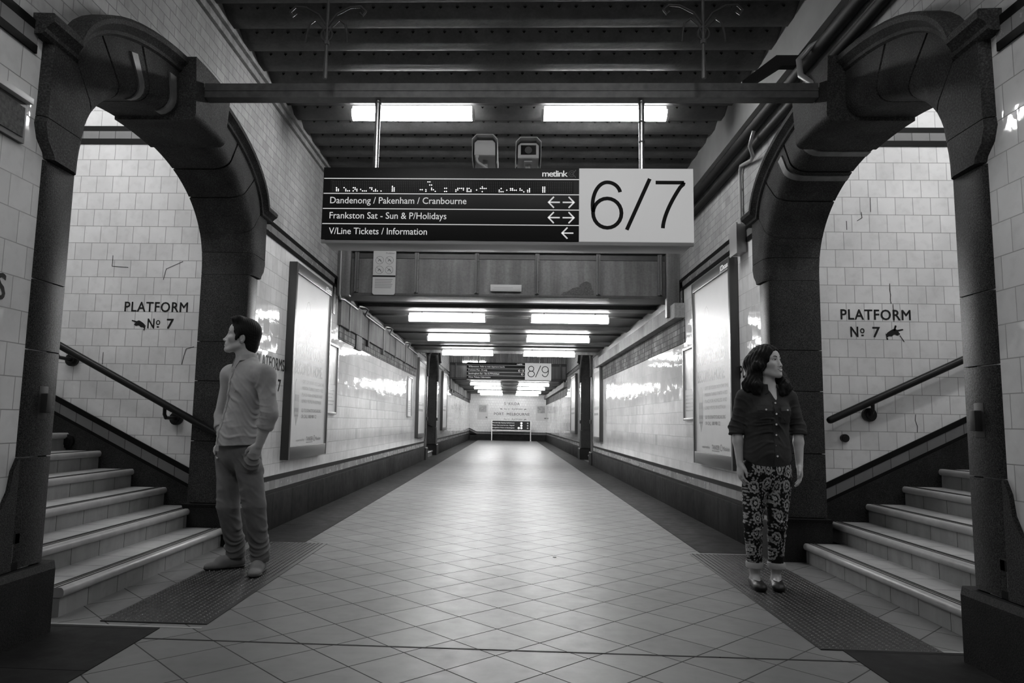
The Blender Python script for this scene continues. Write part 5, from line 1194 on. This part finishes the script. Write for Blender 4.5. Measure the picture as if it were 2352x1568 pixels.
    T.sub(Cone(nb + V3(0,0,.2), nb + f*.015 - V3(0,0,.01), .052, .05), .004); T.sub(Cone(nb + f*.03 + V3(0,0,.03), nb + f*.115 - V3(0,0,.085), .045, .006), .006)
    sh = solid_obj(T, 'shirt', M['denim'], g, 1)
    def front(z, a=0.0, out=0.0):
        o = V3(wai[0], wai[1], z) + l*a; best = o + f*.1
        for r in np.arange(.22, .02, -.002):
            p = o + f*r; i, j, k = np.searchsorted(T.x, p[0]), np.searchsorted(T.y, p[1]), np.searchsorted(T.z, p[2])
            if 0 < i < len(T.x) and 0 < j < len(T.y) and 0 < k < len(T.z) and T.D[i, j, k] < 0: best = p; break
        return best + f*out
    zs = np.linspace(1.235, .805, 22); q = MB(); q.loft([[front(z, a, .0035 if abs(a) < .016 else -.002) for a in (-.018, -.0155, 0, .0155, .018)] for z in zs], closed=False, caps=False); q.build('placket', M['denim'], sh)
    for z in (1.228, 1.155, 1.085, 1.015, .945, .875): p = front(z, 0, .003); q = MB(); q.cyl(p, p + f*.004, .0065, 12); q.build('snap_button', M['snap'], sh, label='pale snap button')
    for e in (-1, 1):
        q = MB(); q.loft([[front(z, e*(.078 + a), .005 if k else .001) for a in (-.045, -.02, 0, .02, .045)] for z, k in ((1.205, 1), (1.19, 1), (1.175, 1))], closed=False, caps=False); q.build('pocket_flap', M['denim_edge'], sh)
        q = MB(); q.loft([[front(z, e*(.078 + a), .003 if k else .0) for a in (-.042, -.02, 0, .02, .042)] for z, k in ((1.178, 1), (1.14, 1), (1.095, 1))], closed=False, caps=False); q.build('breast_pocket', M['denim'], sh)
        p = front(1.182, e*.078, .006); q = MB(); q.cyl(p, p + f*.004, .006, 12); q.build('snap_button', M['snap'], sh, label='pale snap button')
    cn = nb + V3(0,0,-.012) + f*.004
    def col(t):
        a = abs(((t + PI) % (2*PI)) - PI); back = a/PI; top = .022 + .03*back; low = -.004 - .035*max(0, 1-abs(a-.75)/.6) ; r0 = .064
        return [(r0, r0, top), (r0+.003, r0+.005, top+.004), (r0+.036, r0+.046, low), (r0+.033, r0+.042, low-.004), (r0+.006, r0+.008, top-.012), (r0+.001, r0+.001, top-.02)]
    ring_mb(cn, l, f, col, 64, .5, 2*PI-.5).build('collar', M['denim'], sh, angle=60)
    q = MB(); q.tube([nb + f*(.055*math.cos(t)+.02) + l*(.055*math.sin(t)) + V3(0,0,.012-.045*math.cos(t)) for t in np.linspace(-1.3, 1.3, 20)], .0022, 6); q.build('necklace', M['snap'], g)
    # loose floral trousers with white turn-ups
    Q = Solid((1.5, 4.8, .1), (2.02, 5.2, .9), .0042); B = Q.add
    B(Ell(pel + V3(0,0,-.03), (.168, .115, .16), R), .03)
    for h_, k_, a_ in ((hpL, knL, anL), (hpR, knR, anR)):
        B(Cone(h_ - V3(0,0,.03), k_, .088, .061), .008); B(Cone(k_, a_ + V3(0,0,.06), .061, .047), .008)
        wrinkle(Q, k_, (.2, 0, 1), .05, .005, (.1, .12, .1), .5, 3.0); wrinkle(Q, h_ - V3(0,0,.12), (.5, 0, .85), .06, .004, (.12, .12, .12), 1.0, 2.0)
    Q.cut(V3(0,0,.155), (0,0,-1)); Q.cut(V3(0,0,.87), (0,0,1))
    tr = solid_obj(Q, 'trousers', M['floral'], g, 1, label='black trousers printed with pale flowers')
    for a_, k_ in ((anL, knL), (anR, knR)):
        c = a_ + (k_-a_)*.19; q = MB(); q.loft([[V3(c[0] + math.cos(t)*r, c[1] + math.sin(t)*r*1.05, z) for t in np.linspace(0, 2*PI, 29)[:-1]] for r, z in ((.047, .165), (.056, .166), (.0575, .16), (.0565, .132), (.055, .128), (.046, .129))], caps=False); q.build('turn_up', M['white_cloth'], tr, angle=60, label='white turned-up cuff')
    for a_, t_ in ((anL, toeL), (anR, toeR)):
        d = unit((t_-a_)*V3(1,1,0)); n = np.cross((0,0,1), d); Rf = np.stack([d, n, (0,0,1)]); c0 = V3(a_[0], a_[1], 0)
        W = Solid(np.minimum(c0, t_*V3(1,1,0))-V3(.1,.1,.01), np.maximum(c0, t_*V3(1,1,0))+V3(.1,.1,.09), .003)
        W.add(Cone(c0 - d*.03 + V3(0,0,.035), c0 + d*.06 + V3(0,0,.03), .039, .038), .02); W.add(Ell(c0 + d*.12 + V3(0,0,.026), (.068, .042, .032), Rf), .025)
        W.sub(Ell(c0 + d*.015 + V3(0,0,.08), (.072, .034, .042), Rf), .005); W.cut(V3(0,0,.0065), (0,0,-1)); W.cut(V3(0,0,.058), (0,0,1))
        so = solid_obj(W, 'shoe', M['flat_shoe'], g, 1)
        q = MB(); p = c0 + d*.105 + V3(0,0,.05); q.tube([p - n*.016, p + V3(0,0,.006) - n*.008, p, p + V3(0,0,.006) + n*.008, p + n*.016], [.003, .005, .003, .005, .003], 8); q.build('shoe_bow', M['flat_shoe'], so)
    return g
for q in (man(), woman()): q.location.z += .004
